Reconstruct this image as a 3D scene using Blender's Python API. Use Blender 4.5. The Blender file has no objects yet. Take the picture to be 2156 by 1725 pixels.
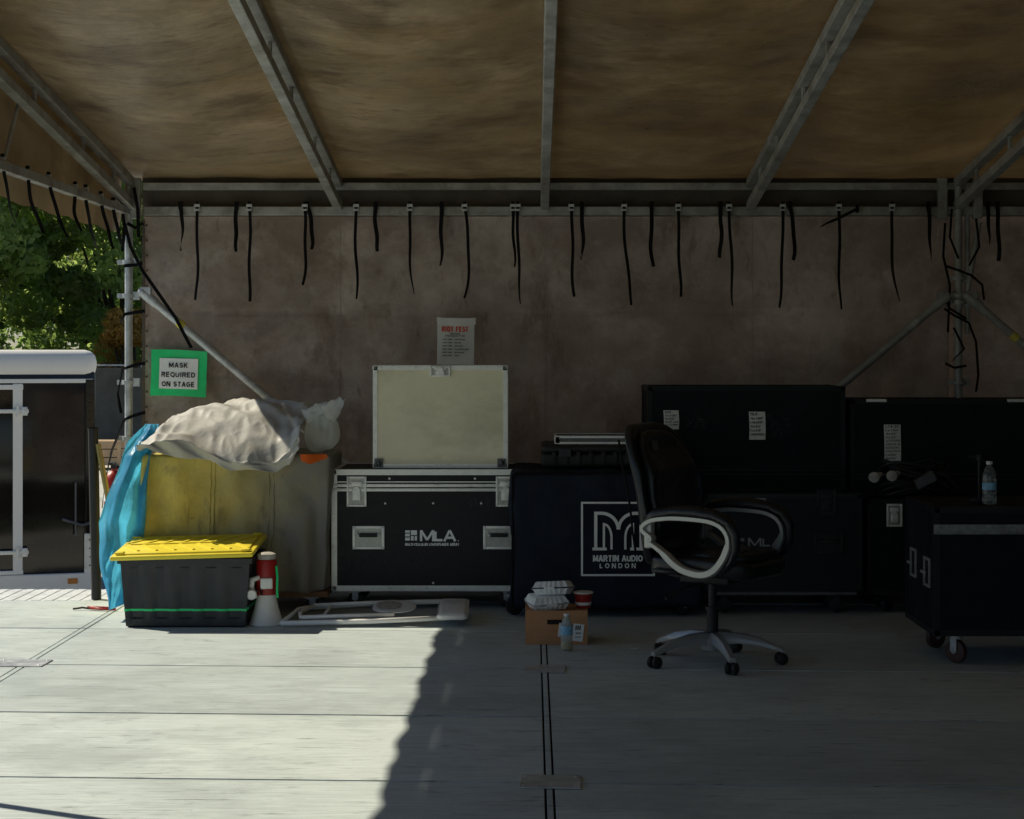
import bpy, bmesh, math, random
from mathutils import Vector, Matrix, noise, Euler
random.seed(7)
scene=bpy.context.scene
F=3700.0; H=1.47; CX=1120.0; HY=748.0
def wx(x,Y): return (x-CX)*Y/F
def wz(y,Y): return H-(y-HY)*Y/F
def fy(y): return F*H/(y-HY)
# ---------------------------------------------------------------- materials
def M(name,col,rough=.6,metal=0.0,var=.15,vs=4.0,bump=0.0,bs=40.0,stretch=(1,1,1),trans=0.0,tcol=None,
      stain=None,ss=1.5,slo=.5,shi=.7,spec=.5,alpha=1.0,transm=0.0,detail=8.0,bstretch=None,scr=None,rvar=0.12,gradx=None):
    m=bpy.data.materials.new(name); m.use_nodes=True
    nt=m.node_tree; N=nt.nodes; L=nt.links; N.clear()
    out=N.new('ShaderNodeOutputMaterial'); b=N.new('ShaderNodeBsdfPrincipled')
    tc=N.new('ShaderNodeTexCoord'); mp=N.new('ShaderNodeMapping'); mp.inputs['Scale'].default_value=stretch
    L.new(tc.outputs['Object'],mp.inputs['Vector'])
    n=N.new('ShaderNodeTexNoise'); n.inputs['Scale'].default_value=vs; n.inputs['Detail'].default_value=detail; n.inputs['Roughness'].default_value=.65
    L.new(mp.outputs[0],n.inputs['Vector'])
    r=N.new('ShaderNodeValToRGB'); r.color_ramp.elements[0].position=.3; r.color_ramp.elements[1].position=.7
    r.color_ramp.elements[0].color=(*[max(0,c*(1-var)) for c in col],1); r.color_ramp.elements[1].color=(*[min(1,c*(1+var)) for c in col],1)
    L.new(n.outputs['Fac'],r.inputs[0]); cout=r.outputs[0]
    def blend(cout,scol,scale,lo,hi,st,amount=1.0,off=0):
        mp2=N.new('ShaderNodeMapping'); mp2.inputs['Scale'].default_value=st; mp2.inputs['Location'].default_value=(off,off*.7,off*.3)
        L.new(tc.outputs['Object'],mp2.inputs['Vector'])
        n2=N.new('ShaderNodeTexNoise'); n2.inputs['Scale'].default_value=scale; n2.inputs['Detail'].default_value=12; n2.inputs['Roughness'].default_value=.70
        n2.inputs['Distortion'].default_value=.12
        L.new(mp2.outputs[0],n2.inputs['Vector'])
        mr=N.new('ShaderNodeMapRange'); mr.inputs['From Min'].default_value=lo; mr.inputs['From Max'].default_value=hi; mr.inputs['To Max'].default_value=amount
        L.new(n2.outputs['Fac'],mr.inputs['Value'])
        mx=N.new('ShaderNodeMixRGB'); L.new(mr.outputs[0],mx.inputs[0]); L.new(cout,mx.inputs[1]); mx.inputs[2].default_value=(*scol,1)
        return mx.outputs[0]
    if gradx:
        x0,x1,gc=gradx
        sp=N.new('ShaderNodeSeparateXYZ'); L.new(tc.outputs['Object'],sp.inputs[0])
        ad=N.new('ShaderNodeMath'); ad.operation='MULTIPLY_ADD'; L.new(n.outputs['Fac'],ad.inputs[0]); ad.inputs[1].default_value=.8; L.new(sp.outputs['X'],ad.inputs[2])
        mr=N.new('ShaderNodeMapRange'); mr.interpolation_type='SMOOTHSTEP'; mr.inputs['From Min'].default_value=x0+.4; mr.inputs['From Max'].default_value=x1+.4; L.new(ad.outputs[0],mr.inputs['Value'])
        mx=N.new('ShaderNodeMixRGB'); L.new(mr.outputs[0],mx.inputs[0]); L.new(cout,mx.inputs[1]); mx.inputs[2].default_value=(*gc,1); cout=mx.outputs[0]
    if stain:
        cout=blend(cout,stain,ss,slo,shi,stretch,.85,3.1)
    if scr:
        for i,(scol,scale,lo,hi,st,am) in enumerate(scr): cout=blend(cout,scol,scale,lo,hi,st,am,7.7+i*3.3)
    L.new(cout,b.inputs['Base Color'])
    b.inputs['Roughness'].default_value=rough; b.inputs['Metallic'].default_value=metal
    b.inputs['Specular IOR Level'].default_value=spec
    if rvar>0:
        mr=N.new('ShaderNodeMapRange'); mr.inputs['To Min'].default_value=max(0.02,rough-rvar); mr.inputs['To Max'].default_value=min(1,rough+rvar)
        mr.inputs['From Min'].default_value=.3; mr.inputs['From Max'].default_value=.7
        L.new(n.outputs['Fac'],mr.inputs['Value']); L.new(mr.outputs[0],b.inputs['Roughness'])
    if transm>0: b.inputs['Transmission Weight'].default_value=transm; b.inputs['IOR'].default_value=1.4
    if alpha<1: b.inputs['Alpha'].default_value=alpha
    nrm=None
    if bump>0:
        mp3=N.new('ShaderNodeMapping'); mp3.inputs['Scale'].default_value=bstretch or stretch
        L.new(tc.outputs['Object'],mp3.inputs['Vector'])
        n3=N.new('ShaderNodeTexNoise'); n3.inputs['Scale'].default_value=bs; n3.inputs['Detail'].default_value=6
        n3.inputs['Distortion'].default_value=.4
        L.new(mp3.outputs[0],n3.inputs['Vector'])
        bp=N.new('ShaderNodeBump'); bp.inputs['Strength'].default_value=1; bp.inputs['Distance'].default_value=bump
        L.new(n3.outputs['Fac'],bp.inputs['Height']); L.new(bp.outputs[0],b.inputs['Normal']); nrm=bp.outputs[0]
    if trans>0:
        t=N.new('ShaderNodeBsdfTranslucent')
        if tcol:
            mx=N.new('ShaderNodeMixRGB'); mx.blend_type='MULTIPLY'; mx.inputs[0].default_value=1
            nn=N.new('ShaderNodeValToRGB'); nn.color_ramp.elements[0].position=.35; nn.color_ramp.elements[1].position=.65
            nn.color_ramp.elements[0].color=(.35,.33,.3,1); nn.color_ramp.elements[1].color=(1,1,1,1)
            L.new(n.outputs['Fac'],nn.inputs[0]); L.new(nn.outputs[0],mx.inputs[1]); mx.inputs[2].default_value=(*tcol,1)
            L.new(mx.outputs[0],t.inputs['Color'])
        else: L.new(cout,t.inputs['Color'])
        if nrm: L.new(nrm,t.inputs['Normal'])
        ms=N.new('ShaderNodeMixShader'); ms.inputs[0].default_value=trans
        L.new(b.outputs[0],ms.inputs[1]); L.new(t.outputs[0],ms.inputs[2]); L.new(ms.outputs[0],out.inputs[0])
    else: L.new(b.outputs[0],out.inputs[0])
    return m
deckscr=[((.15,.175,.18),5,.58,.72,(1,2.2,1),.6),((.80,.87,.86),30,.60,.68,(.25,9,1),.5),((.34,.39,.40),1.1,.47,.63,(1,1.4,1),.55),((.05,.06,.065),60,.67,.71,(1,1,1),.9),((.19,.22,.23),38,.56,.66,(.10,8,1),.8),((.10,.115,.12),12,.60,.66,(.3,3,1),.65),((.76,.82,.80),9,.63,.72,(.6,1.6,1),.35)]
DECK=[M("deck_a",(.575,.655,.665),.62,var=.17,vs=9,stretch=(.35,6,1),bump=.0016,bs=30,bstretch=(.3,6,1),scr=deckscr,spec=.3),
      M("deck_b",(.525,.60,.615),.58,var=.18,vs=8,stretch=(.4,6,1),bump=.0016,bs=26,bstretch=(.3,6,1),scr=deckscr,spec=.35),
      M("deck_c",(.61,.69,.695),.66,var=.16,vs=10,stretch=(.35,7,1),bump=.0016,bs=32,bstretch=(.3,6,1),scr=deckscr,spec=.28)]
GALV=M("galvanised_steel",(.54,.56,.58),.45,.45,var=.3,vs=14,stain=(.24,.22,.19),ss=5,slo=.52,shi=.75,bump=.001,bs=60)
GALVD=M("dull_steel",(.38,.385,.375),.55,.3,var=.3,vs=10,stain=(.17,.155,.135),ss=4,slo=.48,shi=.7,bump=.001,bs=60)
ALU=M("aluminium",(.86,.87,.84),.4,.3,var=.12,vs=25,stain=(.42,.41,.38),ss=12,slo=.56,shi=.75)
ALUH=M("recessed_dish_metal",(.45,.45,.43),.4,.4,var=.3,vs=20)
ALUD=M("dark_aluminium",(.13,.135,.14),.5,.5,var=.3,vs=20)
TRIMD=M("blackened_trim",(.03,.032,.035),.5,.5,var=.4,vs=20,scr=[((.2,.2,.2),40,.68,.73,(1,1,1),.6)])
BLKP=M("black_panel",(.012,.014,.018),.5,var=.4,vs=30,bump=.0006,bs=300,scr=[((.05,.05,.05),60,.67,.72,(1,1,6),.4)],spec=.3)
BLKW=M("worn_black_panel",(.009,.011,.015),.65,var=.4,vs=10,bump=.0008,bs=120,scr=[((.10,.10,.10),14,.66,.74,(3,1,1),.35),((.020,.024,.03),2,.5,.7,(1,1,1),.8)],spec=.2)
BEIGE=M("beige_laminate",(.88,.83,.62),.5,var=.07,vs=3,bump=.0003,bs=200,scr=[((.32,.27,.16),40,.64,.70,(1,1,3),.65),((.60,.55,.38),2.0,.48,.68,(1,1,2),.6),((.95,.93,.82),16,.60,.70,(2.5,1,.6),.5)])
RUB=M("black_rubber",(.013,.013,.014),.6,var=.3)
REDW=M("brown_wheel",(.085,.038,.033),.6,var=.4,vs=30)
STRAP=M("black_webbing",(.007,.007,.009),.9,var=.3,vs=60,spec=.2)
WHITEI=M("white_ink",(.95,.97,.98),.6,var=.02,vs=20,rvar=0)
DIMINK=M("shade_dimmed_ink",(.28,.29,.31),.6,var=.3,vs=20,rvar=0)  # white print greyed down, the shade on it mixed into the colour
WHITEP=M("white_paper",(.93,.95,.96),.85,var=.02,vs=6,bump=.002,bs=7,rvar=0)
PAPER=M("note_paper",(.86,.86,.84),.85,var=.06,vs=8,rvar=0)
BLKI=M("black_ink",(.010,.010,.012),.8,var=.1,rvar=0)
REDI=M("red_ink",(.88,.07,.02),.7,var=.1,rvar=0)
GREENT=M("green_tape",(.015,.74,.23),.5,var=.12,vs=12,bump=.002,bs=25)
WALLM=M("stained_wall_fabric",(.47,.405,.375),.6,var=.20,vs=1.6,stain=(.27,.22,.195),ss=1.0,slo=.45,shi=.60,bump=.014,bs=6,
        scr=[((.12,.08,.055),2.4,.54,.66,(1,1,.5),.75),((.62,.56,.54),4.5,.56,.70,(1,1,1),.5),((.06,.04,.035),38,.68,.72,(1,1,1),.85),((.13,.09,.07),9,.57,.68,(1,1,.4),.6),((.15,.11,.08),.7,.48,.61,(1,1,1.4),.65),((.66,.60,.57),22,.61,.70,(5,1,.3),.35),((.10,.07,.05),60,.63,.70,(1,1,.6),.4)],trans=.05,tcol=(.28,.21,.18),bstretch=(1,1,1),spec=.3)
ROOFM=M("stained_litspot_roof_fabric",(.285,.228,.16),.38,var=.26,vs=1.3,stretch=(1,1.0,1),stain=(.12,.092,.06),ss=.9,slo=.43,shi=.56,bump=.007,bs=10,bstretch=(1,4,1),
        scr=[((.045,.033,.024),1.5,.50,.62,(1,1.5,1),.85),((.34,.24,.09),.7,.53,.66,(1,1.2,1),.5),((.05,.038,.03),6,.56,.65,(1,2.2,1),.6),((.035,.027,.02),24,.60,.67,(1,2.2,1),.6),((.42,.35,.25),18,.59,.70,(.7,4,1),.45),((.07,.052,.038),50,.60,.68,(1,2.5,1),.4)],trans=.04,tcol=(.62,.41,.18),spec=.6)  # broad orange patches paint in warm lit spots among the real stains
GABM=M("gable_fabric",(.29,.22,.145),.6,var=.25,vs=2,stain=(.14,.105,.07),ss=1.4,bump=.012,bs=5,trans=.05,tcol=(.4,.27,.12))
BANDM=M("dark_band_fabric",(.11,.088,.07),.7,var=.4,vs=3,bump=.01,bs=8)
SEAM=M("seam_fabric",(.33,.28,.26),.7,var=.3,vs=5)
COVER=M("equipment_cover_bounce_shade",(.86,.68,.16),.55,var=.26,vs=2.5,bump=.014,bs=6,gradx=(.05,.98,(.24,.23,.21)),scr=[((.38,.31,.16),3,.50,.66,(1,1,.5),.6),((.16,.13,.09),7,.55,.67,(1,1,.3),.7),((.10,.08,.06),30,.59,.69,(1,1,.6),.5)],trans=.08,tcol=(.9,.65,.15))  # yellow lid bounce on the left, grey shade on the right, both painted in
SILV=M("silver_tarp",(.54,.54,.525),.6,metal=0,var=.08,vs=6,bump=.004,bs=18,trans=.10,tcol=(.9,.80,.40),detail=10,spec=.4,scr=[((.40,.38,.30),5,.5,.7,(1,1,1),.5)])
BLUE=M("blue_poly_tarp",(.07,.40,.74),.4,var=.15,vs=5,bump=.005,bs=10,trans=.5,tcol=(.14,.70,1.0))
CLEAR=M("clear_plastic_film",(.93,.96,.95),.2,var=.04,trans=.5,alpha=.62,bump=.006,bs=12)
ORANGE=M("orange_cloth",(.90,.16,.015),.7,var=.1)
YEL=M("yellow_plastic",(.90,.74,.05),.45,var=.05,vs=8,bump=.0005,bs=60,spec=.5,scr=[((.6,.48,.08),20,.62,.72,(1,1,1),.4)])
TOTE=M("charcoal_plastic",(.022,.026,.031),.5,var=.15,vs=10,bump=.0005,bs=150,scr=[((.08,.08,.08),30,.66,.74,(1,1,4),.3)])
REDP=M("red_plastic",(.36,.018,.015),.4,var=.1)
WHP=M("white_plastic",(.88,.88,.87),.42,var=.04,vs=9,scr=[((.45,.44,.42),14,.64,.74,(1,1,1),.4)])
MESHG=M("grey_mesh_pad",(.46,.44,.41),.7,var=.3,vs=30)
CARD=M("cardboard",(.58,.29,.14),.85,var=.1,vs=6,stretch=(1,1,4),bump=.0006,bs=120,rvar=0)
CARDIN=M("dark_slot",(.02,.012,.008),.9,var=.1)
FOAM=M("white_foam",(.93,.95,.96),.6,var=.03,bump=.001,bs=150,trans=.15)
JUICE=M("juice_bottle",(.75,.80,.78),.15,var=.05,transm=.6,trans=.2)
JUICEL=M("yellow_juice",(.85,.55,.06),.25,var=.1)
BLUEL=M("blue_label",(.24,.52,.86),.4,var=.4,vs=50)
BOT=M("clear_bottle",(.80,.88,.92),.06,var=.02,transm=.9,rvar=0)
LEATH=M("black_leather",(.008,.010,.014),.34,var=.25,vs=14,bump=.002,bs=30,spec=.45)
CHSIL=M("champagne_plastic",(.56,.56,.53),.36,.3,var=.10,vs=12)
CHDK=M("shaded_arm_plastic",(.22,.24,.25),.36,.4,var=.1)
CHBASE=M("grey_base_plastic",(.38,.39,.40),.36,.35,var=.15)
NAVY=M("navy_padded_cover",(.010,.015,.030),.75,var=.25,vs=6,bump=.012,bs=6,spec=.3)
WOOD=M("dolly_wood",(.30,.16,.08),.8,var=.3,vs=5,stretch=(1,6,6))
DARK=M("under_stage_black",(.006,.006,.006),.95,var=.1)
PIPE=M("black_pipe",(.02,.021,.024),.4,.5,var=.3)
BARK=M("bark",(.06,.045,.03),.9,var=.4,vs=6,bump=.02,bs=15,stretch=(3,3,1))
def leafm(n,c,t,tr=.5): return M(n,c,.4,var=.5,vs=.6,trans=tr,tcol=t,detail=3,spec=.5)
LEAF=leafm("leaves",(.11,.17,.055),(.70,.92,.28),.6); LEAF2=leafm("autumn_leaves",(.32,.20,.04),(1.0,.62,.14)); LEAF3=leafm("dark_leaves",(.08,.13,.05),(.52,.74,.22),.55)
TRW=M("trailer_white",(.94,.93,.88),.5,var=.02,spec=.25)
TRB=M("trailer_black",(.016,.014,.012),.10,var=.2,vs=2,rvar=.03)
AMB=M("amber_lens",(.6,.22,.04),.3,var=.1)
YTAG=M("yellow_tag",(.70,.60,.12),.5,var=.1)
# ---------------------------------------------------------------- builder
def sgp(v,e): return math.copysign(abs(v)**e,v)
def AR(cx,cy,rx,ry,a0,a1,n=9): return [(cx+rx*math.cos(math.radians(a0+(a1-a0)*i/n)),cy+ry*math.sin(math.radians(a0+(a1-a0)*i/n))) for i in range(n+1)]
GL={'A':(.78,[[(0,0),(.39,1)],[(.39,1),(.78,0)],[(.14,.28),(.64,.28)]]),'B':(.66,[[(0,0),(0,1),(.4,1)]+AR(.4,.76,.24,.24,90,-90)+[(0,.52)],[(0,.52),(.4,.52)]+AR(.4,.26,.26,.26,90,-90)+[(0,0)]]),
'C':(.74,[AR(.38,.5,.38,.5,48,312,16)]),'D':(.72,[[(0,0),(0,1),(.3,1)]+AR(.3,.5,.42,.5,90,-90,14)+[(0,0)]]),'E':(.6,[[(.6,0),(0,0),(0,1),(.58,1)],[(0,.52),(.54,.52)]]),
'F':(.56,[[(0,0),(0,1),(.56,1)],[(0,.52),(.5,.52)]]),'G':(.78,[AR(.39,.5,.39,.5,48,340,18)+[(.77,.48),(.42,.48)]]),'H':(.7,[[(0,0),(0,1)],[(.7,0),(.7,1)],[(0,.52),(.7,.52)]]),
'I':(.12,[[(.06,0),(.06,1)]]),'K':(.68,[[(0,0),(0,1)],[(.66,1),(0,.36)],[(.22,.56),(.68,0)]]),'L':(.46,[[(0,1),(0,0),(.50,0)]]),'M':(.86,[[(0,0),(0,1)],[(0,1),(.43,.12)],[(.43,.12),(.86,1)],[(.86,1),(.86,0)]]),
'N':(.7,[[(0,0),(0,1)],[(0,1),(.7,0)],[(.7,0),(.7,1)]]),'O':(.8,[AR(.4,.5,.4,.5,0,360,24)]),'Q':(.8,[AR(.4,.5,.4,.5,0,360,24),[(.48,.26),(.80,-.06)]]),
'P':(.64,[[(0,0),(0,1),(.38,1)]+AR(.38,.74,.26,.26,90,-90)+[(0,.48)]]),'R':(.68,[[(0,0),(0,1),(.4,1)]+AR(.4,.75,.26,.25,90,-90)+[(0,.5)],[(.36,.5),(.68,0)]]),
'S':(.62,[AR(.31,.745,.29,.255,25,250,12)+AR(.31,.265,.31,.265,80,-155,12)]),'T':(.66,[[(0,1),(.66,1)],[(.33,1),(.33,0)]]),'U':(.68,[[(0,1),(0,.32)]+AR(.34,.32,.34,.32,180,360,12)+[(.68,1)]]),
'V':(.72,[[(0,1),(.36,0),(.72,1)]]),'Y':(.7,[[(0,1),(.35,.46),(.7,1)],[(.35,.46),(.35,0)]]),'-':(.3,[[(0,.45),(.3,.45)]]),
'W':(1.0,[[(0,1),(.25,0),(.5,.9),(.75,0),(1,1)]])}
class MB:
    def __init__(s): s.v=[]; s.f=[]; s.mi=[]; s.m=0
    def add(s,vs,fs):
        o=len(s.v); s.v+= [Vector(p) for p in vs]
        for f in fs: s.f.append([o+i for i in f]); s.mi.append(s.m)
        return s
    def box(s,c,d,rot=None,taper=1.0):
        x,y,z=d[0]/2,d[1]/2,d[2]/2; c=Vector(c)
        vs=[Vector((sx*x*(taper if sz<0 else 1),sy*y*(taper if sz<0 else 1),sz*z)) for sz in(-1,1) for sy in(-1,1) for sx in(-1,1)]
        if rot is not None: vs=[rot@p for p in vs]
        return s.add([c+p for p in vs],[(0,2,3,1),(4,5,7,6),(0,1,5,4),(1,3,7,5),(3,2,6,7),(2,0,4,6)])
    def bx(s,x0,x1,y0,y1,z0,z1): return s.box(((x0+x1)/2,(y0+y1)/2,(z0+z1)/2),(x1-x0,y1-y0,z1-z0))
    def rbox(s,x0,x1,y0,y1,z0,z1,b):
        bm=bmesh.new(); bmesh.ops.create_cube(bm,size=1)
        for v in bm.verts: v.co=Vector((x0+(v.co.x+.5)*(x1-x0),y0+(v.co.y+.5)*(y1-y0),z0+(v.co.z+.5)*(z1-z0)))
        bmesh.ops.bevel(bm,geom=bm.edges[:],offset=b,segments=3,affect='EDGES',profile=.5)
        bm.verts.ensure_lookup_table(); s.add([v.co.copy() for v in bm.verts],[[v.index for v in f.verts] for f in bm.faces]); bm.free(); return s
    def tube(s,pts,r,seg=10,closed=False,cap=True,square=False):
        pts=[Vector(p) for p in pts]; n=len(pts); rs=r if isinstance(r,(list,tuple)) else [r]*n
        if square: seg=4
        T=[]
        for i in range(n):
            if closed: d=pts[(i+1)%n]-pts[i-1]
            elif i==0: d=pts[1]-pts[0]
            elif i==n-1: d=pts[-1]-pts[-2]
            else: d=(pts[i+1]-pts[i]).normalized()+(pts[i]-pts[i-1]).normalized()
            T.append(d.normalized() if d.length>1e-9 else Vector((0,0,1)))
        up=Vector((0,0,1)) if abs(T[0].z)<.9 else Vector((1,0,0))
        u=(up-T[0]*up.dot(T[0])).normalized(); rings=[]
        for i in range(n):
            u=(u-T[i]*u.dot(T[i])).normalized(); w=T[i].cross(u)
            ring=[]
            for k in range(seg):
                a=2*math.pi*(k+(.5 if square else 0))/seg; q=1.4142 if square else 1
                ring.append(pts[i]+(u*math.cos(a)+w*math.sin(a))*rs[i]*q)
            rings.append(ring)
        vs=[p for R in rings for p in R]; fs=[]
        m=n if closed else n-1
        for i in range(m):
            for k in range(seg):
                a=i*seg+k; b=i*seg+(k+1)%seg; j=(i+1)%n
                fs.append((a,b,j*seg+(k+1)%seg,j*seg+k))
        if cap and not closed:
            fs.append(tuple(reversed(range(seg)))); fs.append(tuple((n-1)*seg+k for k in range(seg)))
        return s.add(vs,fs)
    def cyl(s,a,b,r,r2=None,seg=20): return s.tube([a,b],[r,r if r2 is None else r2],seg)
    def lathe(s,prof,c=(0,0,0),seg=28,axis='z',wob=None):
        c=Vector(c); vs=[]
        for (r,z) in prof:
            for k in range(seg):
                a=2*math.pi*k/seg; rr=r*(wob(a,z) if wob else 1)
                p=Vector((rr*math.cos(a),rr*math.sin(a),z))
                if axis=='y': p=Vector((p.x,-p.z,p.y))
                if axis=='x': p=Vector((p.z,p.y,p.x))
                vs.append(c+p)
        fs=[]
        for i in range(len(prof)-1):
            for k in range(seg): fs.append((i*seg+k,i*seg+(k+1)%seg,(i+1)*seg+(k+1)%seg,(i+1)*seg+k))
        fs.append(tuple(reversed(range(seg)))) if prof[0][0]>1e-4 else None
        if prof[-1][0]>1e-4 : fs.append(tuple((len(prof)-1)*seg+k for k in range(seg)))
        return s.add(vs,fs)
    def sph(s,c,r,seg=10,sc=(1,1,1)):
        n=max(4,seg//2+1); vs=[];fs=[]
        for i in range(n+1):
            t=math.pi*i/n
            for k in range(seg):
                a=2*math.pi*k/seg; vs.append(Vector(c)+Vector((r*sc[0]*math.sin(t)*math.cos(a),r*sc[1]*math.sin(t)*math.sin(a),r*sc[2]*math.cos(t))))
        for i in range(n):
            for k in range(seg): fs.append((i*seg+k,(i+1)*seg+k,(i+1)*seg+(k+1)%seg,i*seg+(k+1)%seg))
        return s.add(vs,fs)
    def pillow(s,r,e=.35,fn=None,nu=44,nv=24):
        vs=[];fs=[]
        for i in range(nv+1):
            t=-math.pi/2+math.pi*i/nv
            for k in range(nu):
                a=2*math.pi*k/nu; ct=sgp(math.cos(t),e)
                p=Vector((r[0]*ct*sgp(math.cos(a),e),r[1]*ct*sgp(math.sin(a),e),r[2]*sgp(math.sin(t),e)))
                vs.append(fn(p) if fn else p)
        for i in range(nv):
            for k in range(nu): fs.append((i*nu+k,i*nu+(k+1)%nu,(i+1)*nu+(k+1)%nu,(i+1)*nu+k))
        return s.add(vs,fs)
    def grid(s,fn,nu,nv):
        vs=[fn(i/nu,j/nv) for j in range(nv+1) for i in range(nu+1)]
        return s.add(vs,[(j*(nu+1)+i,j*(nu+1)+i+1,(j+1)*(nu+1)+i+1,(j+1)*(nu+1)+i) for j in range(nv) for i in range(nu)])
    def ribbon(s,pts,w,wd=(1,0,0),th=.002):
        pts=[Vector(p) for p in pts]; wd=Vector(wd); n=len(pts)
        vs=[];fs=[]
        for i,p in enumerate(pts):
            d=(pts[min(i+1,n-1)]-pts[max(i-1,0)]).normalized(); W=(wd-d*wd.dot(d)).normalized(); nn=d.cross(W)
            for a,b in((-1,-1),(1,-1),(1,1),(-1,1)): vs.append(p+W*w/2*a+nn*th/2*b)
        for i in range(n-1):
            for k in range(4): fs.append((i*4+k,i*4+(k+1)%4,(i+1)*4+(k+1)%4,(i+1)*4+k))
        fs+=[(0,1,2,3),(4*n-4,4*n-3,4*n-2,4*n-1)]
        return s.add(vs,fs)
    def softbox(s,x0,x1,y0,y1,z0,z1,cuts,amp,sc,fn=None,seed=0,b=.02):
        bm=bmesh.new(); bmesh.ops.create_cube(bm,size=1)
        for v in bm.verts: v.co=Vector((x0+(v.co.x+.5)*(x1-x0),y0+(v.co.y+.5)*(y1-y0),z0+(v.co.z+.5)*(z1-z0)))
        bmesh.ops.bevel(bm,geom=bm.edges[:],offset=b,segments=3,affect='EDGES',profile=.5)
        for _ in range(cuts):
            es=[e for e in bm.edges if e.calc_length()>.035]
            if es: bmesh.ops.subdivide_edges(bm,edges=es,cuts=1,use_grid_fill=True)
        bm.normal_update()
        for v in bm.verts:
            p=v.co*sc+Vector((seed,seed,seed)); d=noise.noise(p)*amp+noise.noise(p*2.7)*amp*.4
            nv=v.normal.copy(); v.co=v.co+nv*d
            if fn: v.co=fn(v.co)
        bm.verts.ensure_lookup_table(); bm.verts.index_update()
        s.add([v.co.copy() for v in bm.verts],[[v.index for v in f.verts] for f in bm.faces]); bm.free(); return s
    def text(s,body,x0,x1,z0,z1,y,bold=.0,fx=False):
        cu=bpy.data.curves.new("t",'FONT'); cu.body=body; cu.offset=bold; cu.resolution_u=3
        ob=bpy.data.objects.new("t",cu); scene.collection.objects.link(ob)
        dg=bpy.context.evaluated_depsgraph_get(); me=bpy.data.meshes.new_from_object(ob.evaluated_get(dg))
        xs=[v.co.x for v in me.vertices]; ys=[v.co.y for v in me.vertices]
        if xs:
            ax,bx_,ay,by=min(xs),max(xs),min(ys),max(ys)
            sx=(x1-x0)/(bx_-ax); sz=(z1-z0)/(by-ay)
            s.add([Vector((x0+(v.co.x-ax)*sx,y,z0+(v.co.y-ay)*sz)) for v in me.vertices],[list(p.vertices) for p in me.polygons])
        bpy.data.objects.remove(ob); bpy.data.curves.remove(cu); bpy.data.meshes.remove(me); return s
    def stroke(s,pts,w,y):
        pts=[Vector((p[0],0,p[1])) for p in pts]; n=len(pts); vs=[]
        for i,p in enumerate(pts):
            a=(pts[i]-pts[i-1]).normalized() if i>0 else None; b=(pts[i+1]-pts[i]).normalized() if i<n-1 else None
            if a is None:a=b
            if b is None:b=a
            na=Vector((-a.z,0,a.x)); nb=Vector((-b.z,0,b.x)); m=na+nb
            m=m.normalized() if m.length>1e-6 else na
            k=1/max(.6,m.dot(na))
            for sg in(-1,1): q=p+m*sg*w/2*k; vs.append(Vector((q.x,y,q.z)))
        return s.add(vs,[(2*i,2*i+1,2*i+3,2*i+2) for i in range(n-1)])
    def sans(s,body,x0,x1,z0,z1,y,wt=.2,gap=.30):
        h=z1-z0; adv=0; items=[]
        for c in body:
            if c==' ': adv+=.45+gap*.4; continue
            w,st=GL[c]; items.append((adv,st)); adv+=w+gap
        adv-=gap; t=wt*h; sx=(x1-x0-t)/adv; k=0
        for a,st in items:
            for pl in st:
                k+=1; two=len(pl)==2
                P=[(x0+t/2+(a+px)*sx,(z0 if pz==0 else z1 if pz==1 else z0+pz*h) if two else z0+t/2+pz*(h-t)) for px,pz in pl]
                if two and abs(pl[0][1]-pl[1][1])<1e-6:
                    zz=z0+t/2+pl[0][1]*(h-t); P=[(P[0][0]-t*.0,zz),(P[1][0],zz)]
                if (not two) and pl[0][1]==0 and pl[0][0]==0: P[0]=(P[0][0],z0)
                s.stroke(P,t,y-.0002*(k%4))
        return s
    def obj(s,name,mats,smooth=False,bevel=0,loc=(0,0,0)):
        me=bpy.data.meshes.new(name); me.from_pydata([tuple(p) for p in s.v],[],s.f); 
        for m in (mats if isinstance(mats,(list,tuple)) else [mats]): me.materials.append(m)
        for i,p in enumerate(me.polygons): p.material_index=s.mi[i]; p.use_smooth=bool(smooth)
        me.update()
        o=bpy.data.objects.new(name,me); scene.collection.objects.link(o); o.location=loc
        if smooth=='auto':
            md=o.modifiers.new("es",'EDGE_SPLIT'); md.split_angle=math.radians(38)
        if bevel>0:
            md=o.modifiers.new("bv",'BEVEL'); md.width=bevel; md.segments=2; md.limit_method='ANGLE'; md.angle_limit=math.radians(40)
        return o
def meta(o,label,cat,group=None):
    o["label"]=label; o["category"]=cat
    if group: o["group"]=group
    return o
def thing(name,loc,label,cat,rz=0,group=None):
    e=bpy.data.objects.new(name,None); e.empty_display_size=.1; scene.collection.objects.link(e); e.location=loc; e.rotation_euler=(0,0,rz)
    return meta(e,label,cat,group)
def part(mb,name,mats,parent,smooth=False,bevel=0,label=None):
    o=mb.obj(name,mats,smooth,bevel); o.parent=parent
    if label:o["label"]=label
    return o
def top(mb,name,mats,label,cat,loc=(0,0,0),smooth=False,bevel=0,group=None,rz=0):
    o=mb.obj(name,mats,smooth,bevel,loc); o.rotation_euler=(0,0,rz); return meta(o,label,cat,group)
def struct(mb,name,mats,smooth=False,bevel=0):
    o=mb.obj(name,mats,smooth,bevel); o["kind"]="structure"; return o
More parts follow.
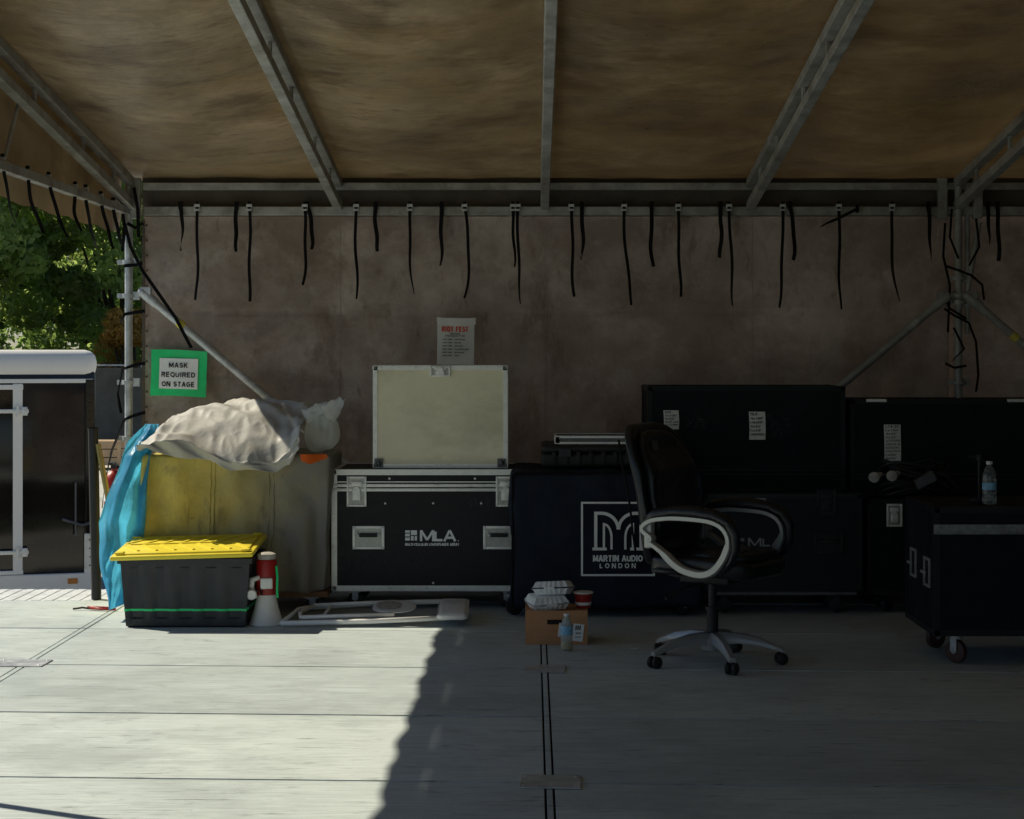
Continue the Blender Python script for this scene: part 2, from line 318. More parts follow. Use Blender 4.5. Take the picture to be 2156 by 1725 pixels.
# ---------------------------------------------------------------- camera / light
cam=bpy.data.cameras.new("camera"); co=bpy.data.objects.new("camera",cam); scene.collection.objects.link(co)
co.location=(0,0,H); co.rotation_euler=(math.pi/2,0,0); cam.sensor_width=36; cam.lens=36*F/2156
cam.shift_x=-(1120-1078)/2156; cam.shift_y=-(862.5-748)/2156; cam.clip_end=2000; cam.clip_start=.05
scene.camera=co
sd=Vector((.93,-.45,-1.0)).normalized()
sl=bpy.data.lights.new("sun",'SUN'); sl.energy=5.0; sl.angle=math.radians(.55); sl.color=(1,.90,.70)
so=bpy.data.objects.new("sun",sl); scene.collection.objects.link(so); so.rotation_euler=sd.to_track_quat('-Z','Y').to_euler()
w=bpy.data.worlds.new("World"); scene.world=w; w.use_nodes=True; nt=w.node_tree
sky=nt.nodes.new('ShaderNodeTexSky'); sky.sky_type='NISHITA'; sky.sun_disc=False
sky.sun_elevation=math.asin(-sd.z); sky.sun_rotation=math.atan2(-sd.x,-sd.y); sky.air_density=1.0; sky.dust_density=.2; sky.ozone_density=4
bg=nt.nodes['Background']; bg.inputs['Strength'].default_value=.062; nt.links.new(sky.outputs[0],bg.inputs['Color'])
scene.view_settings.view_transform='Standard'; scene.view_settings.look='None'; scene.view_settings.exposure=0
# ---------------------------------------------------------------- ground
GZ=-1.15
GRM=M("grass_ground",(.03,.05,.03),.9,var=.3,vs=.8,stain=(.05,.055,.04),ss=.15,slo=.5,shi=.6,rvar=0)
mb=MB(); mb.add([(-400,-400,GZ),(400,-400,GZ),(400,600,GZ),(-400,600,GZ)],[(0,1,2,3)]); struct(mb,"ground",GRM)
PAVM=M("pale_concrete",(.60,.59,.54),.9,var=.12,vs=.7,stain=(.42,.42,.38),ss=.3,slo=.5,shi=.6,rvar=0)
mb=MB(); mb.add([(-60,12.5,GZ+.004),(30,12.5,GZ+.004),(30,47,GZ+.004),(-60,47,GZ+.004)],[(0,1,2,3)]); struct(mb,"pavement",PAVM)
# ---------------------------------------------------------------- stage floor
T=.045
mb=MB()
cols=[(-7.3,-4.87),(-4.86,-2.432),(-2.424,-2.398),(-2.390,.042),(.050,.070),(.078,2.51),(2.518,2.538),(2.546,5.0)]
for (a,b) in cols:
    for n in range(-7,3):
        y0=9.345+n*1.1; y1=y0+1.1; g=.0085
        mb.m=(random.randrange(3))
        A=Vector((a,y0-T*a+g,0)); B=Vector((b,y0-T*b+g,0)); C=Vector((b,y1-T*b-g,0)); D=Vector((a,y1-T*a-g,0))
        lim=10.52 if b<-2.39 else 99
        if y0-T*a>lim: continue
        C.y=min(C.y,lim); D.y=min(D.y,lim)
        dz=random.uniform(-.0015,.0015)
        vs=[p+Vector((0,0,dz)) for p in(A,B,C,D)]+[p+Vector((0,0,-.03)) for p in (A,B,C,D)]
        mb.add(vs,[(0,1,2,3),(0,4,5,1),(1,5,6,2),(2,6,7,3),(3,7,4,0)])
struct(mb,"stage_floor",DECK,bevel=.002)
mb=MB(); mb.bx(-7.3,-2.4,1.6,10.5,-.30,-.031); mb.bx(-2.4,5.0,1.6,11.6,-.30,-.031)
for x in (-7,-4.8,-2.45,0,2.5,4.9):
    for y in (1.8,3.8,6.2,8.6,10.4): mb.cyl((x,y,GZ),(x,y,-.3),.04)
struct(mb,"stage_substructure",DARK)
mb=MB(); mb.bx(-7.3,-2.44,10.525,11.05,-.04,-.004)
for i in range(60): mb.bx(-7.3+i*.081,-7.3+i*.081+.05,10.53,11.04,-.004,.0)
struct(mb,"metal_edge_walkway",M("pale_tread_metal",(.76,.80,.82),.5,.1,var=.15,vs=12))
def plate(x0,x1,y0,y1,lab):
    Y0,Y1=fy(y1),fy(y0); Y=(Y0+Y1)/2; X0,X1=wx(x0,Y),wx(x1,Y)
    mb=MB(); mb.rbox(-(X1-X0)/2,(X1-X0)/2,-(Y1-Y0)/2,(Y1-Y0)/2,.001,.006,.002)
    for sx in(-1,1):
        for sy in(-1,1): mb.sph((sx*(X1-X0)*.42,sy*(Y1-Y0)*.35,.006),.006,8,(1,1,.5))
    top(mb,"floor_plate",GALV,lab,"floor plate",((X0+X1)/2,Y,0),rz=-.04,group="steel joint plates on the deck")
plate(1103,1190,1402,1417,"worn steel joint plate screwed over the deck seam")
plate(1095,1223,1635,1662,"scuffed steel joint plate bridging the middle deck seam")
plate(-10,100,1391,1405,"bare steel joint plate on sunlit deck corner")
# ---------------------------------------------------------------- canopy
WY=11.0; ZL=2.371; ZU=2.545; SL=.138; XL=-2.53; XR=2.66; YF=-1.0
def rz_(Y,base): return base+SL*(WY-Y) if Y>3 else base+SL*(WY-3)-SL*(3-Y)  # unseen front slope past the ridge, extended to cut light on the deck
can=thing("stage_canopy",(0,WY,0),"brown stained fabric canopy on galvanised steel roof frame","canopy")
beamX=[XL+.03,-1.21,.08,1.365,XR,3.95]
mb=MB()
def rf(u,v):
    X=XL-.06+u*(4.95-XL+.06); Y=WY+.12-v*(WY+.12-YF)
    k=0
    bs=beamX+[5.2]
    for i in range(len(bs)-1):
        if bs[i]<=X<=bs[i+1]: q=(X-bs[i])/(bs[i+1]-bs[i]); k=4*q*(1-q)
    d=WY+.1-Y
    z=rz_(Y,ZU+.045)-.085*k*min(1,d*1.2)*(1+.35*math.sin(Y*1.1+X))
    z+=.030*k*noise.noise(Vector((X*.8,Y*1.3,0)))*min(1,d)
    z+=.010*math.sqrt(k)*abs(noise.noise(Vector((X*.9+Y*.5,Y*3.2,5))))*min(1,d*2)
    z+=.024*k*abs(noise.noise(Vector((X*1.3-Y*.9,Y*1.5+X*.9,15))))
    z+=.004*noise.noise(Vector((X*3,Y*12,2)))*k
    return Vector((X,Y-WY,z))
mb.grid(rf,170,380); part(mb,"roof_fabric",ROOFM,can,smooth=True)
for X in beamX:
    mb=MB()
    for zb in (ZL+.03,ZU): mb.tube([(X,-.02,zb),(X,3-WY,rz_(3,zb)),(X,YF-WY,rz_(YF,zb))],.026,square=True)
    y=-.5
    while y>3-WY:
        mb.tube([(X,y,ZL-SL*y+.05),(X,y-.0,ZU-SL*y-.02)],.010,square=True)
        y-=.72 if int(y*10)%2 else .95
    part(mb,"rafter",GALVD,can,bevel=.004)
mb=MB(); mb.tube([(XL+.1,0,ZL),(5,0,ZL)],.027,square=True); part(mb,"eave_beam",GALVD,can,bevel=.004)
mb=MB(); mb.tube([(XL+.1,0,ZU-.02),(5,0,ZU-.02)],.022,square=True)
for i in range(60): mb.sph((XL+.2+i*.125,-.024,ZU-.02),.004,6)
part(mb,"eave_beam",GALVD,can,bevel=.004)
mb=MB(); mb.tube([(XL,0,ZL),(XL,YF-WY,ZL)],.024,square=True)
mb.tube([(XL,-2.6,ZL),(XL,-2.35,ZL+.33)],.01); mb.tube([(XL,-4.6,ZL),(XL,-4.3,ZL+.6)],.012)
part(mb,"side_beam",GALVD,can,bevel=.004)
mb=MB()
def bandf(u,v):
    X=XL+.08+u*(5-XL); return Vector((X,.05+.01*noise.noise(Vector((X*3,v*2,1))),ZL-.03+v*(ZU-ZL+.08)))
mb.grid(bandf,120,6); part(mb,"eave_fabric",BANDM,can,smooth=True)
mb=MB()
def gab(u,v):
    Y=WY-u*(WY-YF); zt=rz_(Y,ZU+.04); z=ZL+v*(zt-ZL); Y-=WY
    return Vector((XL-.045+.012*noise.noise(Vector((Y*2,z*3,5))),Y,z))
mb.grid(gab,120,10)
def val(u,v):
    Y=.02-u*(WY-YF); sc=.016*abs(math.sin(Y*5.2))
    z=ZL-v*(.125+sc)
    return Vector((XL-.045-.012*v+.016*v*noise.noise(Vector((Y*5,z*3,9))),Y,z))
mb.grid(val,220,6); part(mb,"side_valance",GABM,can,smooth=True)
for X in (XL+.06,XR-.1,XR+.12):
    mb=MB(); mb.tube([(X,-.03,ZL-.05),(X,-.03,ZU+.03)],.028,square=True); part(mb,"corner_bracket",GALVD,can,bevel=.004)
# ---------------------------------------------------------------- back wall fabric
def wallf(X0,X1,seed):
    def f(u,v):
        X=X0+u*(X1-X0); z=.0+v*(ZL-.02)
        d=.03*noise.noise(Vector((X*.8,z*.8,seed)))+.014*noise.noise(Vector((X*2.5+z*2,z*2-X,seed+4)))+.028*abs(noise.noise(Vector((X*3-z*2,z*2.2+X,seed+9))))
        d+=.016*abs(noise.noise(Vector((X*5,z*1.2,seed+19))))
        d+=.008*math.exp(-((z-1.735-.01*math.sin(X*2))/.012)**2)
        e=min(1,abs(X-X0)*4)*min(1,abs(X1-X)*4)
        return Vector((X,d*e,z))
    return f
wl=thing("wall_tarp",(0,WY+.05,0),"large stained mauve-brown fabric wall hung behind the equipment","wall")
wfn=wallf(-2.44,2.625,2.0)
mb=MB(); mb.grid(wfn,260,130); part(mb,"wall_fabric",WALLM,wl,smooth=True)
for X in (-1.21,.085,1.385):
    mb=MB(); pts=[]
    for i in range(50):
        v=.01+.97*i/49; p=wfn((X+2.44)/5.065,v); pts.append((X+.003*math.sin(i*.7),p.y-.002,p.z))
    mb.ribbon(pts,.003,(1,0,0),.002); part(mb,"seam",SEAM,wl)
mb=MB()
mb.ribbon([(-2.44,-.012,.02),(-2.44,-.012,ZL-.05)],.02,(1,0,0),.004)
for i in range(24): mb.sph((-2.42,-.016,.1+i*.095),.008,8)
part(mb,"hem",BANDM,wl)
wr=thing("wall_tarp",(0,WY+.065,0),"dark stained fabric wall panel beyond the far post","wall")
mb=MB(); mb.grid(wallf(2.605,5.0,8.0),80,90); part(mb,"wall_fabric",WALLM,wr,smooth=True)
sw=thing("wall_tarp",(4.98,0,0),"dark fabric side wall added out of view to darken the far end","wall")  # unseen wall, added to darken the right side
mb=MB(); mb.grid(lambda u,v:Vector((.02*noise.noise(Vector((u*9,v*3,3))),YF+u*(WY-YF),v*(rz_(YF+u*(WY-YF),ZU)-.0))),80,20); part(mb,"wall_fabric",BANDM,sw,smooth=True)  # fabric of the added unseen side wall that darkens the right side
# ---------------------------------------------------------------- posts and braces
def collar(mb,x,y,z,r=.04):
    mb.cyl((x,y,z-.012),(x,y,z+.012),r); mb.bx(x+.03,x+.07,y-.015,y+.015,z-.025,z+.025); mb.bx(x-.07,x-.03,y-.012,y+.012,z-.015,z+.015)
PY=WY-.03
mb=MB(); mb.cyl((0,0,0),(0,0,ZU),.024); 
for z in (.45,1.30,1.84,2.05,.95): collar(mb,0,0,z)
mb.bx(-.07,.07,-.07,.07,0,.012)
top(mb,"support_post",GALV,"galvanised scaffold post with clamps at open canopy corner","post",(wx(271,PY),PY,0),smooth='auto',group="canopy support posts")
mb=MB(); mb.cyl((0,0,0),(0,0,ZU),.024); mb.cyl((.06,.02,1.6),(.06,.02,ZU),.016)
for z in (.5,1.30,1.80,1.84,1.95): collar(mb,0,0,z,.045)
mb.cyl((-.09,0,1.84),(.12,0,1.84),.03); mb.cyl((.05,0,1.84),(.13,0,2.3),.018)
mb.bx(-.07,.07,-.07,.07,0,.012)
top(mb,"support_post",GALVD,"dull steel scaffold post wrapped in black straps","post",(wx(2018,PY),PY,0),smooth='auto',group="canopy support posts")
mb=MB(); mb.cyl((0,0,0),(0,0,ZL),.024); collar(mb,0,0,2.0,.05); mb.bx(-.06,.06,-.02,.02,1.93,1.96)
mb.bx(-.07,.07,-.07,.07,0,.012)
top(mb,"support_post",GALV,"galvanised scaffold post beside the sunlit deck","post",(XL,6.12,0),smooth='auto',group="canopy support posts")
def brace(a,b,lab,mat=GALV,tag=None):
    A=Vector((wx(a[0],PY-.05),PY-.05,wz(a[1],PY-.05))); B=Vector((wx(b[0],PY-.05),PY-.05,wz(b[1],PY-.05)))
    e=thing("diagonal_brace",A,lab,"brace",group="diagonal tube braces")
    mb=MB(); D=B-A; mb.cyl((0,0,0),D,.025); d=D.normalized()
    mb.cyl(-d*.03,d*.08,.031); mb.box((0,0,.02),(.06,.05,.06)); mb.sph(-d*.03,.032,10)
    part(mb,"tube",mat,e,smooth='auto')
    if tag:
        mb=MB(); mb.cyl(d*tag,d*(tag+.05),.0275); part(mb,"tag",YTAG,e,smooth='auto')
brace((308,622),(1040,1240),"galvanised diagonal brace tube with yellow tag running to the floor",tag=.26)
brace((1985,632),(1262,1240),"dull galvanised diagonal brace tube behind black trunks",GALVD)
brace((2045,630),(2400,940),"dull diagonal brace tube with small yellow tag",GALVD,tag=.33)
# ---------------------------------------------------------------- straps
def strap(x0,y0,x1,y1,Y,buckle,lab="black webbing strap hanging from the eave beam",w=8,bend=0,Y1=None):
    Y1=Y1 or Y
    P0=Vector((wx(x0,Y),Y,wz(y0,Y))); P1=Vector((wx(x1,Y1),Y1,wz(y1,Y1)))
    pts=[]
    ph=random.uniform(0,6)
    for i in range(19):
        t=i/18; p=P0.lerp(P1,t)-P0
        p.x+=(bend*4*t*(1-t)+3.0*math.sin(ph+t*8)*t)*Y/F
        p.y+=.02*math.sin(ph*2+t*6)*t
        pts.append(p)
    e=thing("webbing_strap",P0,lab,"strap",group="webbing straps tied along the canopy edge")
    mb=MB(); W=w*Y/F
    tw=random.uniform(-.5,.5); n=len(pts); vs=[];fs=[]
    tw2=random.choice((-1,1))*random.uniform(.2,1.8)
    for i,p in enumerate(pts):
        a=tw*.3+tw2*(i/n)**1.8; d=(pts[min(i+1,n-1)]-pts[max(i-1,0)]).normalized(); wd=Vector((math.cos(a),math.sin(a),0)); Wv=(wd-d*wd.dot(d)).normalized(); nn=d.cross(Wv)
        for aa,bb in((-1,-1),(1,-1),(1,1),(-1,1)): vs.append(p+Wv*W/2*aa+nn*.0006*bb)
    for i in range(n-1):
        for k in range(4): fs.append((i*4+k,i*4+(k+1)%4,(i+1)*4+(k+1)%4,(i+1)*4+k))
    fs+=[(0,1,2,3),(4*n-4,4*n-3,4*n-2,4*n-1)]; mb.add(vs,fs)
    mb.box((0,.0,.0),(W,.012,.05))
    part(mb,"strap_band",STRAP,e)
    if buckle:
        mb=MB(); mb.box((0,-.006,.0),(W*1.9,.010,.018)); mb.box((0,-.008,-.028),(W*1.7,.012,.012)); mb.tube([(-W*.9,-.006,.0),(-W*.8,-.008,-.03),(W*.8,-.008,-.03),(W*.9,-.006,0)],.003,6)
        part(mb,"buckle",GALV,e,bevel=.002)
SY=WY-.045
for (a,b,c,bk,bd) in [(380,382,528,0,3),(415,415,632,1,0),(498,500,530,0,-3),(525,523,635,1,3),(642,637,600,1,4),(646,653,525,0,8),(750,752,630,1,-2),(791,798,530,0,-4),
   (863,870,620,1,-3),(930,928,560,0,0),(978,978,628,1,9),(1080,1083,562,1,0),(1090,1098,640,1,-3),(1203,1208,625,1,0),(1225,1226,547,0,1),(1314,1332,643,1,-5),(1372,1373,562,0,-1),
   (1428,1432,625,1,0),(1517,1518,543,0,0),(1535,1545,645,1,-1),(1648,1640,648,1,3),(1663,1670,548,0,5),(1766,1768,652,1,1),(1878,1890,635,1,-5),(1955,1957,552,0,2),(2080,2083,515,0,0),(2100,2103,550,0,1)]:
    strap(a,433,b,c,SY,bk,bend=bd,w=8.5 if not bk else 6.4)
strap(1805,440,1728,478,SY,0,"short black webbing strap looped sideways on the eave beam",w=6,bend=0)
for (a,ya,b,yb) in [(5,335,36,478),(58,360,88,492),(102,372,142,500),(158,392,168,487),(180,398,203,520),(212,412,243,525),(238,425,262,520)]:
    Y=XL*F/(a-CX)-.02
    strap(a,ya,b,yb,Y-.0,1,"black webbing strap dangling off the canopy side beam",w=7.5,bend=-5)
for k,(pts,Y) in enumerate([([(262,470),(275,520),(300,570),(335,620),(370,670),(403,733)],PY-.09),
   ([(305,655),(285,658),(262,662),(255,680)],PY-.05),([(306,765),(285,768),(258,778),(248,830),(255,870)],PY-.05),([(306,868),(280,876),(262,884),(235,950),(222,1010),(215,1070)],PY-.05),([(258,440),(262,480),(258,530)],PY-.05),
   ([(300,555),(285,558),(262,560)],PY-.05),([(282,395),(290,440),(292,500)],PY-.06),([(302,470),(285,480),(268,470)],PY-.06)]):
    P=[Vector((wx(a,Y),Y,wz(b,Y))) for a,b in pts]; o=P[0].copy()
    mb=MB(); mb.ribbon([p-o for p in P],.021,(1,.2,0) if k in(0,4,6) else (0.1,.2,1),.003)
    top(mb,"lacing_strap",STRAP,["long black strap slung diagonally across the wall from the post","black lacing strap looped from wall hem around post"][k>0],"strap",tuple(o),group="black lacing straps on the posts")
for k,pts in enumerate([[(1990,560),(2020,570),(2045,580),(2068,600),(2072,632)],[(1988,650),(2010,665),(2040,680),(2055,720),(2060,790),(2055,825)],[(1990,470),(1986,540),(2000,600),(1996,700)],
   [(1990,765),(2010,775),(2035,770)],[(2004,440),(2000,500),(2018,545)],[(1985,620),(2000,650),(2035,672)],[(2055,460),(2062,520),(2040,560)],[(2008,690),(2030,735),(2005,760)]]):
    Y=PY-.06; P=[Vector((wx(a,Y),Y,wz(b,Y))) for a,b in pts]; o=P[0].copy()
    mb=MB(); mb.ribbon([p-o for p in P],.016,(.6,.2,.5),.002)
    top(mb,"lacing_strap",STRAP,"tangled black lacing strap around the shaded post","strap",tuple(o),group="black lacing straps on the posts")
# ---------------------------------------------------------------- signs
Y=WY-.01
e=thing("mask_sign",(wx(376,Y),Y,wz(786,Y)),"white notice with green tape border reading mask required on stage","sign"); e.rotation_euler=(0,math.radians(1.6),0)
s=Y/F; mb=MB(); mb.grid(lambda u,v:Vector(((-59+118*u+1.5*math.sin(v*3)*(u<.02))*s,.010*noise.noise(Vector((u*2,v*2,1)))-.002,(-49+97*v+1.2*math.sin(u*4))*s)),16,12)
part(mb,"tape_border",GREENT,e)
mb=MB(); mb.grid(lambda u,v:Vector(((-40+81*u)*s,.010*noise.noise(Vector((.34+.66*u,.3+1.4*v,1)))*.5-.009,(-33+64*v)*s)),10,10); part(mb,"paper",WHITEP,e)
mb=MB()
for t,x0,x1,z0,z1 in [("MASK",-20,20,11.5,22),("REQUIRED",-35,36,-8.5,2),("ON STAGE",-34,35,-28.5,-18)]: mb.sans(t,x0*s,x1*s,z0*s,z1*s,-.0145,wt=.20,gap=.38)
part(mb,"lettering",BLKI,e)
Y=WY-.035; s=Y/F
e=thing("schedule_sign",(wx(959,Y),Y,wz(719,Y)),"white paper festival running order taped to the wall","sign"); e.rotation_euler=(0,math.radians(1.0),0)
mb=MB(); mb.grid(lambda u,v:Vector(((-38+78*u-1*v)*s,-.006*abs(math.sin(v*5))+.006*noise.noise(Vector((u*3,v*3,2))),(-49+98*v)*s)),14,18)
mb.bx(-40*s,-32*s,-.004,-.002,40*s,50*s); mb.bx(32*s,42*s,-.004,-.002,36*s,50*s)
part(mb,"paper",WHITEP,e)
yy=-.016
mb=MB(); mb.sans("RIOT FEST",-29*s,27*s,20*s,31*s,yy,wt=.20,gap=.50); part(mb,"title_lettering",REDI,e)
mb=MB(); mb.text("RISE STAGE",-11*s,9*s,14*s,17.5*s,yy,bold=.03); mb.text("Friday, September 17, 2021",-22*s,20*s,9*s,13.5*s,yy,bold=.02)
for i,(a,b,wd) in enumerate([("1:10PM - 1:40PM","EYEHATEGOD",22),("2:10PM - 2:40PM","BLEACHED",14),("3:10PM - 3:50PM","KENNYHOOPLA",18),("4:20PM - 5:05PM","THE LAWRENCE ARMS",30),("5:40PM - 6:30PM","CIRCA SURVIVE",21),("7:30PM - 8:30PM","THRICE",10)]):
    z=(2.5-i*6.8)*s; mb.text(a,-28*s,-7*s,z,z+2.6*s,yy,bold=.03); mb.text(b,-2*s,(-2+wd)*s,z,z+2.6*s,yy,bold=.03)
part(mb,"lettering",BLKI,e)
# ---------------------------------------------------------------- flight case kit
def caster(mb,x,y,r=.045,zt=.11,ang=0):
    R=Matrix.Rotation(ang,3,'Z')
    mb.m=0; mb.box((x,y,zt-.005),(.09,.09,.008)); mb.cyl((x,y,zt-.02),(x,y,zt-.008),.028)
    for sg in(-1,1): 
        o=R@Vector((0,sg*.022,0)); mb.box((x+o.x,y+o.y,(zt+r)/2),(.035,.004,zt-r),rot=R)
    mb.m=1; a=R@Vector((0,.016,0)); mb.tube([Vector((x,y,r))-a,Vector((x,y,r))-a*.8,Vector((x,y,r))+a*.8,Vector((x,y,r))+a],[r*.86,r,r,r*.86],20)
    mb.m=0; mb.tube([Vector((x,y,r))-a*1.5,Vector((x,y,r))+a*1.5],.010,8)
def latch(par,cx,cz,w,h,mat=ALU,y=-.002,name="latch"):
    mb=MB(); t=.008
    for a in ((cx-w/2,cx-w/2+.012,cz-h/2,cz+h/2),(cx+w/2-.012,cx+w/2,cz-h/2,cz+h/2),(cx-w/2+.012,cx+w/2-.012,cz+h/2-.012,cz+h/2),(cx-w/2+.012,cx+w/2-.012,cz-h/2,cz-h/2+.012)):
        mb.rbox(a[0],a[1],y-t,y,a[2],a[3],.002)
    mb.m=1; mb.bx(cx-w/2+.01,cx+w/2-.01,y-.003,y-.001,cz-h/2+.01,cz+h/2-.01); mb.m=0
    mb.rbox(cx-w*.22,cx+w*.22,y-.016,y-.003,cz-h*.3,cz+h*.05,.004)
    mb.cyl((cx,y-.018,cz+h*.05),(cx,y-.003,cz+h*.05),w*.17,seg=16); mb.rbox(cx-w*.28,cx+w*.28,y-.013,y-.003,cz+h*.16,cz+h*.34,.003)
    for sx in(-1,1):
        for sz in(-1,1): mb.sph((cx+sx*(w/2-.006),y-t,cz+sz*(h/2-.008)),.004,6)
    return part(mb,name,[mat,ALUH if mat is ALU else mat],par,smooth='auto')
def handle(par,cx,cz,w,h,mat=ALU,y=-.002):
    mb=MB(); t=.008
    for a in ((cx-w/2,cx-w/2+.016,cz-h/2,cz+h/2),(cx+w/2-.016,cx+w/2,cz-h/2,cz+h/2),(cx-w/2+.016,cx+w/2-.016,cz+h/2-.016,cz+h/2),(cx-w/2+.016,cx+w/2-.016,cz-h/2,cz-h/2+.016)):
        mb.rbox(a[0],a[1],y-t,y,a[2],a[3],.002)
    mb.m=2; mb.bx(cx-w/2+.014,cx+w/2-.014,y-.004,y-.001,cz-h/2+.014,cz+h/2-.014)
    mb.m=0
    zz=cz+h*.12
    mb.tube([(cx-w*.34,y-.006,zz+.02),(cx-w*.34,y-.02,zz),(cx+w*.34,y-.02,zz),(cx+w*.34,y-.006,zz+.02)],.005,8)
    mb.m=1; mb.rbox(cx-w*.28,cx+w*.28,y-.030,y-.012,zz-.012,zz+.010,.005)
    for sx in(-1,1):
        mb.m=0
        for sz in(-1,1): mb.sph((cx+sx*(w/2-.008),y-t,cz+sz*(h/2-.008)),.0045,6)
    return part(mb,"handle",[mat,RUB,ALUH if mat is ALU else TRIMD],par,smooth='auto')
def flightcase(name,X0,X1,Yf,D,z0,z1,lab,cat="case",pm=BLKP,tm=ALU,lid=None,casters=True,cr=.045,tw=.026,group=None,rz=0,rivet=True,wm=RUB,ball=.03,corner=True,ox=0,fm=None):
    e=thing(name,(X0,Yf,0),lab,cat,rz,group); W=X1-X0
    mb=MB(); mb.bx(.004,W-.004,.004,D-.004,z0+.004,z1-.004); part(mb,"body",pm,e,bevel=.002)
    mb=MB(); t=.0035
    for (x0,x1) in((0,tw),(W-tw,W)):
        mb.bx(x0,x1,0,.0035,z0+tw,z1-tw); mb.bx(x0,x1,D-.0035,D,z0+tw,z1-tw)
    for (za,zb) in((z0,z0+tw),(z1-tw,z1)):
        mb.bx(0,W,0,.0035,za,zb); mb.bx(0,W,D-.0035,D,za,zb)
        for x in(0,W-.0035): mb.bx(x,x+.0035,.0035,D-.0035,za,zb)
    for x in(0,W-.0035):
        for (y0,y1) in((.0035,tw),(D-tw,D-.0035)): mb.bx(x,x+.0035,y0,y1,z0+tw,z1-tw)
    for z in(z0,z1-.0035+.001):
        for (y0,y1) in((.0035,tw),(D-tw,D-.0035)): mb.bx(.0035,W-.0035,y0,y1,z,z+.0035)
        for (x0,x1) in((.0035,tw),(W-tw,W-.0035)): mb.bx(x0,x1,tw,D-tw,z,z+.0035)
    if lid:
        mb.rbox(.002,W-.002,-.006,.003,lid+.003,lid+.022,.003); mb.rbox(.002,W-.002,-.006,.003,lid-.022,lid-.003,.003)
        mb.bx(.002,W-.002,-.002,.003,lid+.03,lid+.036); 
        mb.rbox(-.004,.003,0,D,lid-.02,lid+.02,.002); mb.rbox(W-.003,W+.004,0,D,lid-.02,lid+.02,.002)
    if rivet:
        n=int(W/.11)
        for i in range(n+1):
            x=tw*2+i*(W-tw*4)/n
            for z in (z0+tw/2,z1-tw/2): mb.sph((x,-.001,z),.0035,6,(1,.6,1))
        n=int((z1-z0)/.11)
        for i in range(n+1):
            z=z0+tw*2+i*(z1-z0-tw*4)/n
            for x in(tw/2,W-tw/2): mb.sph((x,-.001,z),.0035,6,(1,.6,1))
    part(mb,"edge_trim",tm,e,smooth='auto')
    if corner:
        for x in(0.004,W-.004):
            for y in (0.004,D-.004):
                for z in(z0+.004,z1-.004):
                    mb=MB(); sx=1 if x<W/2 else -1; sy=1 if y<D/2 else -1; sz=1 if z<(z0+z1)/2 else -1
                    mb.sph((x+sx*.010,y+sy*.010,z+sz*.010),ball*.62,12)
                    k=ball*1.5
                    mb.box((x+sx*k/2,y-sy*.006,z+sz*.012),(k,.003,.022)); mb.box((x+sx*.012,y-sy*.006,z+sz*k/2),(.022,.003,k))
                    part(mb,"corner_guard",tm,e,smooth='auto')
    if casters:
        for x in(.13,W-.13):
            for y in(.1,D-.1):
                mb=MB(); caster(mb,x,y,cr,z0,random.uniform(-.9,.9)); part(mb,"caster",[fm or GALV,wm],e,smooth='auto')
    return e,W
Yf=10.17; s=Yf/F
X0,X1=wx(698,Yf),wx(1113,Yf)
def lx(x): return wx(x,Yf)-X0
def lz(y): return wz(y,Yf)
e,W=flightcase("flight_case",X0,X1,Yf,.62,lz(1245),lz(989),"black flight case with aluminium edges and white lettering on casters",lid=lz(1027),tw=.032)
latch(e,lx(751),lz(1035),.115,.175); latch(e,lx(1065),lz(1035),.115,.175)
handle(e,lx(776),lz(1132),.185,.135); handle(e,lx(1051),lz(1132),.185,.135)
mb=MB(); y=.0015
for (a,b,c,d) in [(853,863,1117,1122),(853,863,1124,1130),(853,863,1132,1138.5),(865,878,1117,1127),(865,871,1129,1138.5),(873,878,1129,1138.5)]: mb.bx(lx(a),lx(b),y,y+.001,lz(d),lz(c))
mb.sans("MLA",lx(884),lx(961),lz(1140),lz(1117),y-.001,wt=.22,gap=.16); mb.sans("MULTI-CELLULAR LOUDSPEAKER ARRAY",lx(853),lx(967),lz(1149.5),lz(1143.5),y-.001,wt=.22,gap=.36)
mb.bx(lx(964),lx(966),y-.001,y,lz(1140),lz(1138))
part(mb,"lettering",WHITEI,e)
for x,yv in ((811,1060),(912,1060),(1013,1060),(820,1008),(1000,1008),(912,1228)):
    mb=MB(); mb.sph((lx(x),.002,lz(yv)),.007,8,(1,.5,1)); part(mb,"screw_head",ALU,e)
mb=MB(); 
for k in range(4):
    pts=[(lx(990+k*12)+.008*math.sin(i*1.7+k),lz(1052-k%2*6)-i*.008) for i in range(7)]; mb.stroke(pts,.0012,.0015)
part(mb,"scribble",ALUD,e)
Y2=10.24; a,b=wx(785,Y2),wx(1069,Y2); zt=wz(770,Y2); zb=lz(989)+.004
e,W=flightcase("flight_case",a,b,Y2,.36,zb,zt,"beige laminate flight case with aluminium edges standing on the black case",pm=BEIGE,casters=False,tw=.026)
latch(e,W*.5,zt-.034,.12,.062)
for x in (.035,W-.035):
    mb=MB(); mb.box((x,-.006,zb+.03),(.05,.008,.05)); mb.sph((x,-.01,zb+.03),.017,12); part(mb,"corner_bracket",ALUD,e,smooth='auto')
